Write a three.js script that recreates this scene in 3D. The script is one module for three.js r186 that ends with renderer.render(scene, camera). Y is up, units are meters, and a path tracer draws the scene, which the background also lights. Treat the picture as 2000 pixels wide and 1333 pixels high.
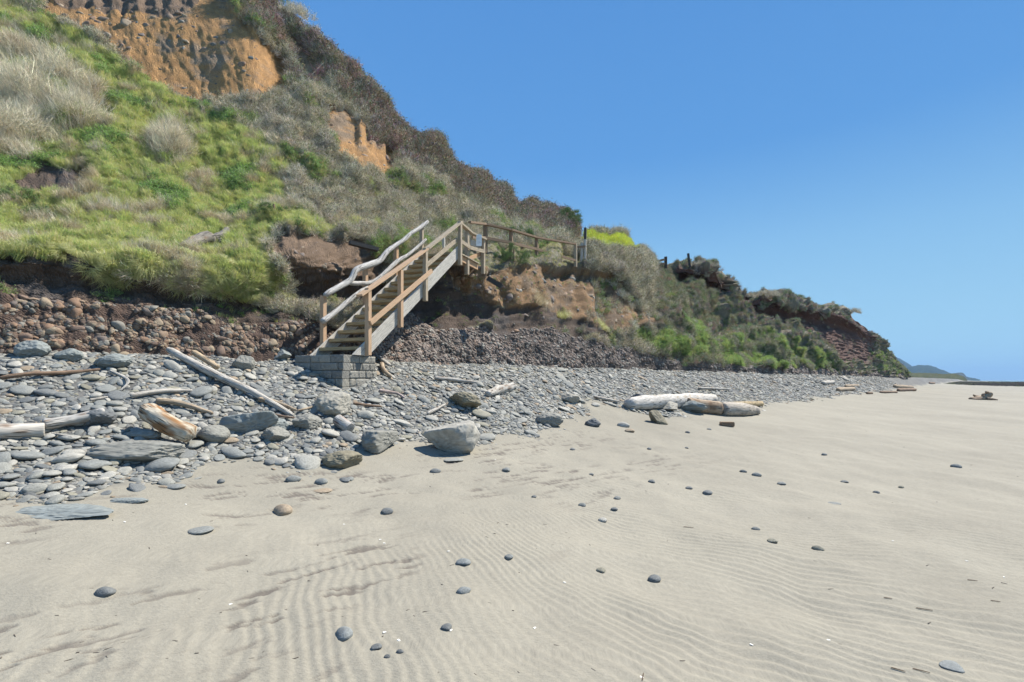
import * as THREE from 'three';
import { mergeGeometries } from 'three/addons/utils/BufferGeometryUtils.js';
import { createNoise2D, createNoise3D } from 'simplex-noise';

// ---------- camera, sky, sun, exposure ----------
const H = 1.55, F = 900, HY = 742;                       // eye height (m), focal length and horizon row on the 2000 x 1333 picture
const scene = new THREE.Scene();
const camera = new THREE.PerspectiveCamera(2 * Math.atan(666.5 / F) * 180 / Math.PI, 2000 / 1333, 0.1, 30000);
camera.position.set(0, H, 0);
camera.setViewOffset(2000, 1333, 0, -(HY - 666.5), 2000, 1333);   // level camera, lens shifted up
const renderer = new THREE.WebGLRenderer({ antialias: true });
renderer.toneMapping = THREE.LinearToneMapping;
renderer.toneMappingExposure = 2.15;
renderer.shadowMap.enabled = true;
const SUN = new THREE.Vector3(0.87, 1.42, -0.49).normalize();
{
  const W = 512, N = 256, data = new Float32Array(W * N * 4);
  const zen = [0.027, 0.098, 0.275], mid = [0.06, 0.175, 0.365], hor = [0.2, 0.345, 0.42];
  for (let j = 0; j < N; j++) {
    const el = (j / (N - 1) - 0.5) * Math.PI, s = Math.max(0, Math.sin(el));
    for (let i = 0; i < W; i++) {
      const a = Math.min(1, s / 0.42), b = Math.min(1, Math.max(0, (s - 0.25) / 0.75)), o = (j * W + i) * 4;
      for (let c = 0; c < 3; c++) {
        let v = hor[c] + (mid[c] - hor[c]) * Math.pow(a, 0.95);
        v = v + (zen[c] - v) * b;
        data[o + c] = v;
      }
      data[o + 3] = 1;
    }
  }
  const sky = new THREE.DataTexture(data, W, N, THREE.RGBAFormat, THREE.FloatType);
  sky.mapping = THREE.EquirectangularReflectionMapping; sky.magFilter = THREE.LinearFilter; sky.needsUpdate = true;
  scene.background = sky; scene.environment = sky;
}
const sun = new THREE.DirectionalLight(new THREE.Color().setRGB(1, 0.94, 0.84), 4.2);
sun.position.copy(SUN).multiplyScalar(120); sun.castShadow = true;
sun.shadow.mapSize.set(4096, 4096);
Object.assign(sun.shadow.camera, { left: -90, right: 90, top: 90, bottom: -90, near: 1, far: 400 });
scene.add(sun, sun.target);
scene.fog = new THREE.FogExp2(new THREE.Color().setRGB(0.3, 0.5, 0.75), 0.00022);

// ---------- helpers ----------
let seed = 12345;
const rnd = () => { seed = (seed + 0x6d2b79f5) | 0; let t = Math.imul(seed ^ (seed >>> 15), 1 | seed); t = (t + Math.imul(t ^ (t >>> 7), 61 | t)) ^ t; return ((t ^ (t >>> 14)) >>> 0) / 4294967296; };
const rr = (a, b) => a + (b - a) * rnd();
const n2 = createNoise2D(rnd), n3 = createNoise3D(rnd);
const fbm2 = (x, y, o = 4) => { let a = 0, s = 1, t = 0; for (let i = 0; i < o; i++) { a += n2(x, y) * s; t += s; s *= 0.5; x = x * 2.03 + 7.1; y = y * 2.03 - 3.7; } return a / t; };
const fbm3 = (x, y, z, o = 4) => { let a = 0, s = 1, t = 0; for (let i = 0; i < o; i++) { a += n3(x, y, z) * s; t += s; s *= 0.5; x = x * 2.03 + 5.3; y = y * 2.03 - 1.7; z = z * 2.03 + 9.2; } return a / t; };
const clamp = (v, a = 0, b = 1) => Math.min(b, Math.max(a, v));
const sm = (a, b, v) => { const t = clamp((v - a) / (b - a)); return t * t * (3 - 2 * t); };
const lerp = (a, b, t) => a + (b - a) * t;
const V = (x, y, z) => new THREE.Vector3(x, y, z);
const at = (px, py, d) => V((px - 1000) / F * d, H + (HY - py) / F * d, -d);     // pixel + distance -> point
const proj = (v) => [1000 + v.x / -v.z * F, HY - (v.y - H) / -v.z * F];
const names = {};
function named(n) { if (names[n] === undefined) { names[n] = 0; return n; } names[n]++; return n + '_' + String(names[n]).padStart(3, '0'); }
function tag(o, label, category, group, kind) {
  o.name = named(o.name); o.userData.label = label; if (category) o.userData.category = category;
  if (group) o.userData.group = group; if (kind) o.userData.kind = kind;
  scene.add(o); return o;
}
function shadows(o) { o.castShadow = true; o.receiveShadow = true; return o; }
function mesh(name, geo, mat, parent) { const m = shadows(new THREE.Mesh(geo, mat)); m.name = name; if (parent) parent.add(m); return m; }
const std = (o) => new THREE.MeshStandardMaterial({ roughness: 0.9, ...o });
const C = (r, g, b) => new THREE.Color().setRGB(r, g, b);

// tileable-ish grain textures
function grainTex(size, f, srgb = true) {
  const d = new Uint8Array(size * size * 4);
  for (let j = 0; j < size; j++) for (let i = 0; i < size; i++) {
    const v = f(i / size, j / size), o = (j * size + i) * 4;
    for (let c = 0; c < 3; c++) d[o + c] = clamp(Array.isArray(v) ? v[c] : v) * 255;
    d[o + 3] = 255;
  }
  const t = new THREE.DataTexture(d, size, size); t.wrapS = t.wrapT = THREE.RepeatWrapping; t.magFilter = THREE.LinearFilter;
  if (srgb) t.colorSpace = THREE.SRGBColorSpace; t.needsUpdate = true; return t;
}
const TAU = Math.PI * 2;
const tile = (u, v, f, o = 3) => fbm3(Math.cos(u * TAU) * f, Math.sin(u * TAU) * f, Math.cos(v * TAU) * f * 1.0 + Math.sin(v * TAU) * f * 1.7, o);
const sandMap = grainTex(512, (u, v) => 0.93 + 0.05 * tile(u, v, 3, 3) + 0.055 * (rnd() - 0.5) * 2 - (rnd() > 0.985 ? 0.16 : 0));
const sandBump = grainTex(512, (u, v) => 0.5 + 0.3 * tile(u, v, 5, 4) + 0.25 * (rnd() - 0.5), false);
const earthMap = grainTex(512, (u, v) => { const a = tile(u, v, 4, 5); return 0.86 + 0.16 * a + 0.1 * (rnd() - 0.5); });
const earthBump = grainTex(512, (u, v) => 0.5 + 0.45 * tile(u, v, 5, 5) + 0.16 * (rnd() - 0.5), false);
const rockMap = grainTex(256, (u, v) => 0.88 + 0.15 * tile(u, v, 2, 4) + 0.06 * (rnd() - 0.5));
const rockBump = grainTex(256, (u, v) => 0.5 + 0.4 * tile(u, v, 3, 4) + 0.12 * (rnd() - 0.5), false);
function woodTex(dark, crack, knots) {
  const kn = []; for (let i = 0; i < knots; i++) kn.push([rnd(), rnd(), rr(0.01, 0.025)]);
  return grainTex(512, (u, v) => {
    let w = v * 26 + 1.6 * fbm2(u * 2.2, v * 5, 3);
    for (const [a, b, r] of kn) { const q = Math.hypot((u - a) * 0.35, v - b); w += 2.2 * Math.exp(-q * q / (r * r * 6)); }
    const g = 0.5 + 0.5 * Math.sin(w * TAU * 0.5), fine = n2(u * 9, v * 160), cr = Math.max(0, n2(u * 3.5, v * 48) - 0.55) * crack;
    let k = 0.93 - dark * g * 0.5 + 0.09 * fine - cr;
    for (const [a, b, r] of kn) { const q = Math.hypot((u - a) * 0.35, v - b); if (q < r * 0.5) k -= 0.28; }
    return clamp(k, 0.12, 1);
  });
}
const woodNew = woodTex(0.16, 0.3, 5), woodOld = woodTex(0.22, 1.3, 4), woodDrift = woodTex(0.2, 1.9, 3);
const M = {
  sand: std({ vertexColors: true, map: sandMap, bumpMap: sandBump, bumpScale: 0.004, roughness: 0.95 }),
  cliff: std({ vertexColors: true, map: earthMap, bumpMap: earthBump, bumpScale: 0.06, roughness: 0.97 }),
  stone: std({ vertexColors: true, map: rockMap, bumpMap: rockBump, bumpScale: 0.004, roughness: 0.82 }),
  cedar: std({ color: C(0.58, 0.385, 0.235), map: woodNew, bumpMap: woodNew, bumpScale: 0.002, roughness: 0.8 }),
  cedar2: std({ color: C(0.58, 0.36, 0.2), map: woodNew, bumpMap: woodNew, bumpScale: 0.002, roughness: 0.8 }),
  grey: std({ color: C(0.47, 0.385, 0.275), map: woodOld, bumpMap: woodOld, bumpScale: 0.004, roughness: 0.9 }),
  pale: std({ color: C(0.56, 0.53, 0.47), map: woodOld, bumpMap: woodOld, bumpScale: 0.003, roughness: 0.88 }),
  tread: std({ color: C(0.5, 0.375, 0.2), map: woodOld, bumpMap: woodOld, bumpScale: 0.003, roughness: 0.9 }),
  brownwood: std({ color: C(0.3, 0.2, 0.125), map: woodOld, bumpMap: woodOld, bumpScale: 0.004, roughness: 0.92 }),
  dark: std({ color: C(0.07, 0.065, 0.06), map: woodOld, bumpMap: woodOld, bumpScale: 0.004, roughness: 0.9 }),
  branch: std({ color: C(0.56, 0.545, 0.51), map: woodDrift, bumpMap: woodDrift, bumpScale: 0.005, roughness: 0.88 }),
  drift: std({ vertexColors: true, map: woodDrift, bumpMap: woodDrift, bumpScale: 0.008, roughness: 0.9 }),
  block: std({ vertexColors: true, map: earthMap, bumpMap: earthBump, bumpScale: 0.018, roughness: 0.95 }),
  white: std({ color: C(0.75, 0.75, 0.73), roughness: 0.6 }),
  grass: new THREE.MeshPhysicalMaterial({ vertexColors: true, roughness: 0.9, side: THREE.DoubleSide, transmission: 0.42, thickness: 0 }),
  twig: std({ vertexColors: true, roughness: 0.95, side: THREE.DoubleSide }),
  rope: std({ color: C(0.5, 0.45, 0.38), roughness: 0.9 }),
};

// ---------- ground: sand rising to a cobble bank at the foot of the cliff ----------
const Q = Math.SQRT1_2;
const pOf = (x, d) => (x - d + 13) * Q, sOf = (x, d) => (x + d) * Q;      // metres seaward of the cliff foot, metres along it
const xd = (s, p) => { const q = p / Q - 13, t = s / Q; return [(t + q) / 2, (t - q) / 2]; };
const PROF = [[-30, 2.3], [-2, 2.15], [0, 1.93], [0.7, 1.68], [1.4, 1.34], [2.4, 0.86], [3.4, 0.53], [4.5, 0.37], [6, 0.22], [9.2, 0], [14, -0.2], [30, -0.62], [80, -1.9], [200, -3.2], [3000, -30]];
function prof(p) {
  let i = 0; while (i < PROF.length - 2 && p > PROF[i + 1][0]) i++;
  const P = (k) => PROF[clamp(k, 0, PROF.length - 1)], [x0, y0] = P(i), [x1, y1] = P(i + 1);
  const m = (k) => (P(k + 1)[1] - P(k - 1)[1]) / (P(k + 1)[0] - P(k - 1)[0]), h = x1 - x0, t = clamp((p - x0) / h);
  const t2 = t * t, t3 = t2 * t;
  return (2 * t3 - 3 * t2 + 1) * y0 + (t3 - 2 * t2 + t) * h * m(i) + (-2 * t3 + 3 * t2) * y1 + (t3 - t2) * h * m(i + 1);
}
const edgeP = (s) => 3.35 + 0.35 * n2(s * 0.35, 4.2) + 0.25 * n2(s * 1.1, 9.1) + 0.3 * sm(1, -2, s) - 0.9 * sm(6.5, 9, s) * sm(13, 10, s) + 0.0;
function ground(x, d) {
  const p = pOf(x, d), s = sOf(x, d);
  return prof(p) + 0.05 * fbm2(x * 0.22, d * 0.22, 2) * sm(0, 6, Math.abs(d) + 2) + 0.05 * fbm2(s * 0.9, p * 0.9, 2) * sm(4, 2, p);
}
function scour(x, d) {                                        // dark crusted scours running along the beach
  const s = sOf(x, d), p = pOf(x, d), a = (x * 0.82 + d * 0.57), b = (-x * 0.57 + d * 0.82);
  const zone = clamp(sm(6.9, 5.6, p + 0.5 * n2(a * 0.5, b * 0.8)) * sm(3, 3.7, p) * sm(9, 6, s) * sm(-0.35, 0.35, n2(a * 0.3 + 8, b * 0.45)) + sm(0.3, 0.6, n2(a * 0.33 + 3, b * 0.6)) * sm(9, 7.6, p) * sm(0.8, -0.6, x) * 0.9);
  const m = n2(a * 1.15 + 20, b * 5.2) * 0.6 + n2(a * 3.1, b * 13 + 7) * 0.32 + n2(a * 9, b * 30) * 0.2;
  return zone * sm(0.22, 0.5, m + 0.1 * n2(x * 0.5, d * 0.5));
}
function ripple(x, d) {
  const p = pOf(x, d), wx = 0.55 * n2(x * 0.35 + 3, d * 0.35), wd = 0.4 * n2(x * 0.8, d * 0.8 + 11);
  const th = lerp(1.17, 0.55, sm(1.2, -1.8, x + 0.3 * d * 0.3)), ph = (Math.cos(th) * x + Math.sin(th) * d) / lerp(0.09, 0.125, sm(1.2, -1, x)) + wx * 2.2 + wd * 1.4 + 0.35 * n2(x * 2.6, d * 2.6);
  const w = ph - Math.floor(ph), shape = w < 0.68 ? w / 0.68 : (1 - w) / 0.32;
  const amp = (0.35 + 0.65 * sm(-0.45, 0.3, n2(x * 0.55 - 8, d * 0.55))) * sm(4.6, 6.6, p) * sm(12, 6, d);
  return (sm(0, 1, shape) - 0.5) * amp;
}
const ground2 = (x, d) => {                                   // with the small relief
  if (d > 45) return ground(x, d);
  const p = pOf(x, d);
  let h = ground(x, d) + 0.0078 * ripple(x, d) + 0.028 * fbm2(x * 0.9 + 5, d * 0.9, 2) * sm(3, 5, p) * sm(40, 12, d);
  if (p > 2.8 && p < 10.5) h -= 0.011 * scour(x, d) * sm(16, 8, d);
  return h;
};
function hit(px, py) {                                        // where the sight line of a picture point meets the ground
  const t = (px - 1000) / F, k = (HY - py) / F; let a = 0.8, b = 400;
  for (let d = 0.8; d < 400; d *= 1.01) { if (H + k * d < ground2(t * d, d)) { b = d; break; } a = d; }
  for (let i = 0; i < 30; i++) { const m = (a + b) / 2; if (H + k * m < ground2(t * m, m)) b = m; else a = m; }
  return V(t * b, ground2(t * b, b), -b);
}
{
  const ds = [-30, -18, -10, -5, -2, -0.5, 0.4, 0.9, 1.2];
  for (let y = 850; y > 7; y -= y > 40 ? 1.5 : 0.75) { const d = 1.55 * F / y; if (d > 1.45) ds.push(d); }
  ds.push(230, 300, 420, 600);
  const ts = []; for (let t = -4; t < -1.5; t += 0.12) ts.push(t); for (let t = -1.5; t < 1.5; t += 0.0046) ts.push(t); for (let t = 1.5; t <= 4.01; t += 0.12) ts.push(t);
  const nx = ts.length, ny = ds.length, pos = new Float32Array(nx * ny * 3), col = new Float32Array(nx * ny * 3), uv = new Float32Array(nx * ny * 2), idx = [];
  for (let j = 0; j < ny; j++) for (let i = 0; i < nx; i++) {
    const d = ds[j], w = d > 0 ? d + 0.6 : 0.6 - d, x = ts[i] * w, o = j * nx + i, p = pOf(x, d), s = sOf(x, d);
    pos.set([x, ground2(x, d), -d], o * 3); uv.set([x / 0.9, d / 0.9], o * 2);
    const k = 1 + 0.09 * fbm2(x * 0.4, d * 0.4, 3) + 0.07 * n2(x * 0.12 + 4, d * 0.12) + 0.04 * fbm2(x * 5, d * 5, 2), g = p < 12 ? sm(edgeP(s) + 0.05, edgeP(s) - 0.45, p + 0.35 * n2(x * 3, d * 3)) : 0;
    const sc = p > 2.8 && p < 10.5 ? scour(x, d) : 0, wet = sm(22, 40, p) * 0.45;
    let c = [0.275, 0.255, 0.204].map((v) => v * k);
    c = c.map((v, q) => lerp(v, [0.115, 0.096, 0.08][q], sc * 0.8));
    c = c.map((v, q) => lerp(v, [0.13, 0.128, 0.12][q] * (1 + 0.3 * n2(x * 9, d * 9)), g));
    col.set(c.map((v) => v * (1 - wet)), o * 3);
    if (i < nx - 1 && j < ny - 1) idx.push(o, o + 1, o + nx, o + 1, o + nx + 1, o + nx);
  }
  const g = new THREE.BufferGeometry(); g.setAttribute('position', new THREE.BufferAttribute(pos, 3)); g.setAttribute('color', new THREE.BufferAttribute(col, 3)); g.setAttribute('uv', new THREE.BufferAttribute(uv, 2));
  g.setIndex(idx); g.computeVertexNormals();
  tag(mesh('beach', g, M.sand), 'pale rippled sand beach rising to the foot of the cliff', null, null, 'structure');
}
{ // the sea
  const g = new THREE.PlaneGeometry(9000, 9000); g.rotateX(-Math.PI / 2);
  const m = mesh('sea', g, new THREE.MeshPhysicalMaterial({ color: C(0.05, 0.11, 0.15), roughness: 0.25 })); m.position.set(4620, -1.75, -3500);
  m.rotation.y = 0; tag(m, 'thin strip of pale sea on the horizon', null, null, 'structure');
}

// ---------- cliff surface ----------
// columns across the picture; in each, from the buried foot to the skyline: picture row and distance in metres
const COLS = [
  [-700, [[760, 4.3], [668, 4.4], [580, 4.5], [540, 4.7], [480, 4.8], [430, 5.6], [250, 7.4], [60, 9.4], [-150, 12], [-330, 15]]],
  [-400, [[760, 5.0], [668, 5.1], [580, 5.2], [540, 5.4], [480, 5.5], [430, 6.6], [270, 8.4], [90, 10.8], [-90, 13.4], [-250, 17]]],
  [-150, [[760, 5.6], [670, 5.75], [575, 5.9], [540, 6.1], [490, 6.2], [435, 7.5], [300, 9.3], [120, 12], [-40, 14.8], [-170, 18]]],
  [0, [[760, 6.0], [672, 6.16], [575, 6.35], [540, 6.55], [498, 6.6], [440, 8.2], [320, 10], [140, 13], [-20, 15.6], [-120, 18.6]]],
  [120, [[760, 6.4], [674, 6.58], [580, 6.8], [548, 7.0], [500, 6.98], [440, 8.7], [315, 10.6], [110, 14.2], [0, 16.0], [-100, 19.2]]],
  [250, [[770, 6.9], [678, 7.08], [592, 7.3], [562, 7.55], [520, 7.45], [440, 9.2], [315, 11.3], [150, 14.4], [20, 16.3], [-80, 19.4]]],
  [400, [[770, 7.6], [684, 7.8], [608, 8.05], [580, 8.3], [525, 8.2], [440, 10.2], [335, 12.2], [200, 14.8], [40, 16.5], [-60, 19.6]]],
  [500, [[780, 8.1], [690, 8.3], [625, 8.55], [585, 8.9], [530, 8.75], [440, 10.6], [335, 12.7], [210, 15.0], [66, 16.8], [-12, 19.6]]],
  [560, [[780, 8.5], [694, 8.75], [612, 8.95], [565, 9.75], [505, 9.35], [448, 10.1], [340, 13], [190, 16.4], [92, 18.5], [36, 19.8]]],
  [630, [[790, 9.1], [698, 9.35], [622, 9.6], [575, 10.5], [520, 10.0], [462, 10.8], [360, 13.4], [220, 16.3], [140, 18.2], [90, 19]]],
  [700, [[790, 9.9], [704, 10.15], [635, 10.5], [580, 11.4], [530, 11.1], [475, 11.6], [400, 13.8], [260, 16.6], [205, 18.4], [150, 19.5]]],
  [780, [[800, 10.4], [716, 10.6], [640, 11.4], [590, 12.2], [535, 12.5], [480, 12.9], [425, 14.8], [330, 17.4], [285, 19.2], [244, 20.4]]],
  [860, [[800, 11.1], [722, 11.4], [655, 12.0], [600, 12.75], [548, 13.0], [500, 13.4], [438, 16.2], [370, 19], [330, 20.8], [299, 22]]],
  [930, [[800, 11.9], [726, 12.2], [662, 12.6], [600, 13.4], [556, 13.3], [520, 13.7], [455, 17], [400, 20], [370, 22], [347, 23.6]]],
  [1000, [[800, 12.7], [728, 13.0], [668, 13.4], [600, 14.2], [550, 14.5], [502, 15.2], [472, 17.8], [430, 21], [408, 23.4], [389, 25.6]]],
  [1080, [[790, 13.9], [724, 14.3], [662, 14.8], [590, 15.8], [540, 16.4], [505, 17.6], [488, 20.4], [460, 24], [440, 26.4], [422, 28.6]]],
  [1116, [[790, 14.6], [721, 14.9], [655, 15.6], [590, 16.6], [545, 17.4], [513, 19.2], [500, 22], [478, 26], [456, 28.4], [440, 30.2]]],
  [1134, [[790, 15.0], [719, 15.3], [652, 16.1], [585, 17.0], [545, 17.8], [514, 19.8], [506, 23], [503, 27], [501, 29], [500, 31]]],
  [1152, [[790, 15.3], [718, 15.6], [652, 16.4], [590, 17.4], [545, 18.2], [508, 19.6], [490, 20.8], [476, 22.4], [468, 23.6], [461, 25]]],
  [1230, [[780, 17.1], [714, 17.5], [672, 18.0], [610, 19.2], [565, 20.2], [525, 21.4], [506, 22.6], [494, 24.2], [488, 25.8], [483, 27.5]]],
  [1278, [[770, 18.8], [712, 19.2], [690, 19.6], [640, 20.6], [600, 22], [562, 23.8], [543, 26], [531, 28.4], [524, 30.6], [519, 33]]],
  [1345, [[770, 20.6], [713, 21.1], [700, 21.6], [662, 23], [622, 24.6], [584, 27], [562, 29.6], [547, 33], [530, 31.4], [516, 33.6]]],
  [1400, [[770, 22.9], [718, 23.4], [702, 24], [664, 25.8], [626, 28], [594, 30], [575, 31.6], [564, 33.4], [546, 31.0], [529, 33.6]]],
  [1440, [[770, 25], [725, 25.8], [709, 26.5], [680, 28], [652, 30], [630, 32], [612, 34.4], [600, 37], [588, 39], [577, 43]]],
  [1500, [[770, 28.6], [728, 29.3], [714, 30], [690, 32], [662, 34.4], [640, 36.6], [624, 39], [606, 43], [588, 40.2], [573, 44]]],
  [1580, [[765, 36], [733, 36.6], [719, 37.5], [700, 39.4], [677, 41.6], [655, 43.6], [640, 45.6], [624, 49.4], [605, 45.6], [595, 50]]],
  [1650, [[765, 46], [737, 46.8], [722, 47.6], [706, 49.4], [687, 51.4], [665, 53.4], [652, 54.6], [640, 57.6], [622, 53.4], [610, 58]]],
  [1694, [[762, 56], [739, 57], [726, 58], [713, 60], [700, 61.4], [685, 62.6], [674, 63], [662, 63.2], [650, 62.2], [640, 66]]],
  [1722, [[760, 64], [740, 65], [729, 66], [719, 67.4], [709, 68.6], [699, 69.6], [690, 70.4], [682, 71.2], [673, 72], [665, 75]]],
  [1750, [[758, 77], [741, 78], [733, 79], [728, 80.4], [722, 82], [718, 83.4], [714, 84.6], [711, 86], [708, 87.4], [705, 90]]],
  [1774, [[756, 91], [742, 92], [741, 93], [740, 95], [739.5, 96], [739, 97], [738, 98], [737, 99], [736.5, 100], [736, 103]]],
  [1779, [[756, 126], [745, 128], [744.6, 130], [744.4, 132], [744.2, 134], [744, 136], [743.8, 138], [743.7, 140], [743.6, 142], [743.5, 145]]],
];
const NR = 10;
function hermite(xs, ys, x) {
  const n = xs.length; let i = 0; while (i < n - 2 && x > xs[i + 1]) i++;
  const h = xs[i + 1] - xs[i], t = clamp((x - xs[i]) / h), dl = (k) => (ys[k + 1] - ys[k]) / (xs[k + 1] - xs[k]);
  const m = (k) => { if (k <= 0) return dl(0); if (k >= n - 1) return dl(n - 2); const a = dl(k - 1), b = dl(k); return a * b <= 0 ? (a + b) * 0.25 : (a + b) / 2; };
  const t2 = t * t, t3 = t2 * t;
  return (2 * t3 - 3 * t2 + 1) * ys[i] + (t3 - 2 * t2 + t) * h * m(i) + (-2 * t3 + 3 * t2) * ys[i + 1] + (t3 - t2) * h * m(i + 1);
}
// what the ground is made of, as outlines on the face of the cliff
const ZONES = [
  ['grass', [[-900, -400], [0, -60], [40, 20], [170, 75], [260, 140], [330, 182], [430, 218], [520, 245], [600, 295], [680, 335], [740, 372], [790, 440], [700, 448], [620, 455], [545, 440], [525, 470], [540, 560], [480, 590], [400, 560], [330, 548], [250, 536], [150, 500], [0, 494], [-900, 510]]],
  ['scrub', [[420, 215], [520, 235], [600, 290], [690, 335], [760, 400], [780, 440], [700, 440], [600, 425], [540, 380], [560, 320], [500, 270]]],
  ['dry', [[-300, 66], [50, 90], [130, 120], [205, 190], [160, 268], [60, 312], [-300, 320]]],
  ['dry', [[290, 260], [350, 250], [370, 300], [330, 340], [300, 310]]],
  ['soil', [[28, 352], [70, 322], [120, 330], [168, 326], [196, 362], [160, 392], [96, 380], [50, 388]]],
  ['orange', [[60, -40], [250, -120], [400, -100], [445, 0], [520, 78], [568, 150], [556, 178], [500, 192], [420, 196], [330, 180], [235, 120], [190, 72], [90, 36]]],
  ['brown', [[40, -160], [372, -160], [382, 4], [330, 24], [200, 16], [80, 2]]],
  ['darkscrub', [[440, -80], [560, -60], [720, 110], [800, 215], [920, 310], [1125, 420], [1125, 470], [1050, 446], [900, 384], [780, 320], [640, 150], [585, 170], [560, 110], [480, 30]]],
  ['tan', [[545, 66], [600, 80], [640, 132], [600, 158], [570, 130]]],
  ['orange', [[632, 190], [692, 225], [735, 270], [785, 300], [770, 340], [690, 335], [650, 270]]],
  ['brown', [[530, 462], [560, 448], [700, 470], [765, 512], [745, 552], [622, 530], [540, 510]]],
  ['soil', [[545, 512], [640, 532], [770, 552], [760, 610], [560, 592]]],
  ['soil', [[-900, 500], [0, 494], [150, 500], [250, 537], [330, 550], [420, 572], [600, 612], [640, 640], [480, 644], [330, 608], [0, 580], [-900, 575]]],
  ['cong', [[-900, 570], [0, 572], [150, 588], [330, 600], [480, 632], [620, 626], [720, 650], [740, 790], [-900, 790]]],
  ['cong', [[690, 790], [720, 640], [800, 600], [870, 636], [1000, 644], [1080, 634], [1150, 664], [1230, 684], [1310, 700], [1310, 790]]],
  ['soil', [[820, 540], [880, 505], [965, 535], [965, 628], [870, 645], [790, 612]]],
  ['orange', [[880, 515], [990, 525], [1080, 516], [1200, 530], [1250, 565], [1300, 660], [1240, 655], [1150, 600], [1050, 625], [960, 590], [890, 560]]],
  ['soil', [[960, 600], [1060, 600], [1160, 620], [1230, 670], [1080, 645], [960, 648]]],
  ['orange', [[1090, 524], [1180, 530], [1215, 565], [1275, 635], [1258, 662], [1180, 640], [1100, 606]]],
  ['scrub', [[1125, 496], [1250, 502], [1268, 550], [1350, 664], [1312, 668], [1240, 585], [1205, 528], [1130, 514]]],
  ['gorse', [[1140, 458], [1200, 462], [1255, 492], [1235, 505], [1170, 488], [1140, 480]]],
  ['green', [[1285, 560], [1330, 596], [1400, 645], [1470, 700], [1440, 722], [1340, 696], [1235, 668], [1240, 640], [1330, 655]]],
  ['green', [[1390, 600], [1440, 610], [1520, 660], [1640, 706], [1650, 722], [1520, 722], [1450, 700], [1360, 650]]],
  ['scrub', [[1280, 520], [1350, 530], [1420, 580], [1480, 640], [1440, 668], [1340, 600], [1290, 560]]],
  ['redsoil', [[1318, 524], [1404, 530], [1414, 572], [1380, 574], [1340, 556]]],
  ['redsoil', [[1425, 576], [1540, 598], [1690, 622], [1712, 664], [1700, 712], [1640, 706], [1618, 662], [1530, 636], [1460, 612]]],
  ['green', [[1700, 690], [1730, 690], [1775, 732], [1750, 734], [1715, 722]]],
  ['cong', [[1310, 706], [1400, 714], [1500, 716], [1600, 722], [1780, 736], [1780, 790], [1310, 790]]],
];
function inside(poly, x, y) { let c = false; for (let i = 0, j = poly.length - 1; i < poly.length; j = i++) { const [xi, yi] = poly[i], [xj, yj] = poly[j]; if ((yi > y) !== (yj > y) && x < (xj - xi) * (y - yi) / (yj - yi) + xi) c = !c; } return c; }
const boxes = ZONES.map(([, p]) => [Math.min(...p.map((a) => a[0])), Math.max(...p.map((a) => a[0])), Math.min(...p.map((a) => a[1])), Math.max(...p.map((a) => a[1]))]);
function zoneAt(px, py) {
  let z = 'scrub';
  for (let i = 0; i < ZONES.length; i++) { const b = boxes[i]; if (px > b[0] && px < b[1] && py > b[2] && py < b[3] && inside(ZONES[i][1], px, py)) z = ZONES[i][0]; }
  return z;
}
const ZCOL = {
  grass: [0.24, 0.24, 0.1], scrub: [0.25, 0.225, 0.165], darkscrub: [0.19, 0.168, 0.12], dry: [0.32, 0.27, 0.19], soil: [0.125, 0.088, 0.066], brown: [0.23, 0.155, 0.1],
  orange: [0.55, 0.3, 0.112], tan: [0.4, 0.29, 0.17], cong: [0.125, 0.082, 0.062], gorse: [0.25, 0.27, 0.06], green: [0.13, 0.16, 0.06], redsoil: [0.15, 0.075, 0.055],
};
const cliff = new THREE.Group(); cliff.name = 'cliff';
const steps = [6, 26, 24, 22, 24, 40, 46, 40, 40];
const NU = 760, rowsV = []; steps.forEach((n, k) => { for (let i = 0; i < n; i++) rowsV.push(k + i / n); }); rowsV.push(9);
const NV = rowsV.length + 5;
const cp = new Float32Array(NU * NV * 3), cc = new Float32Array(NU * NV * 3), cz = new Array(NU * NV), cpx = new Float32Array(NU * NV * 2);
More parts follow.
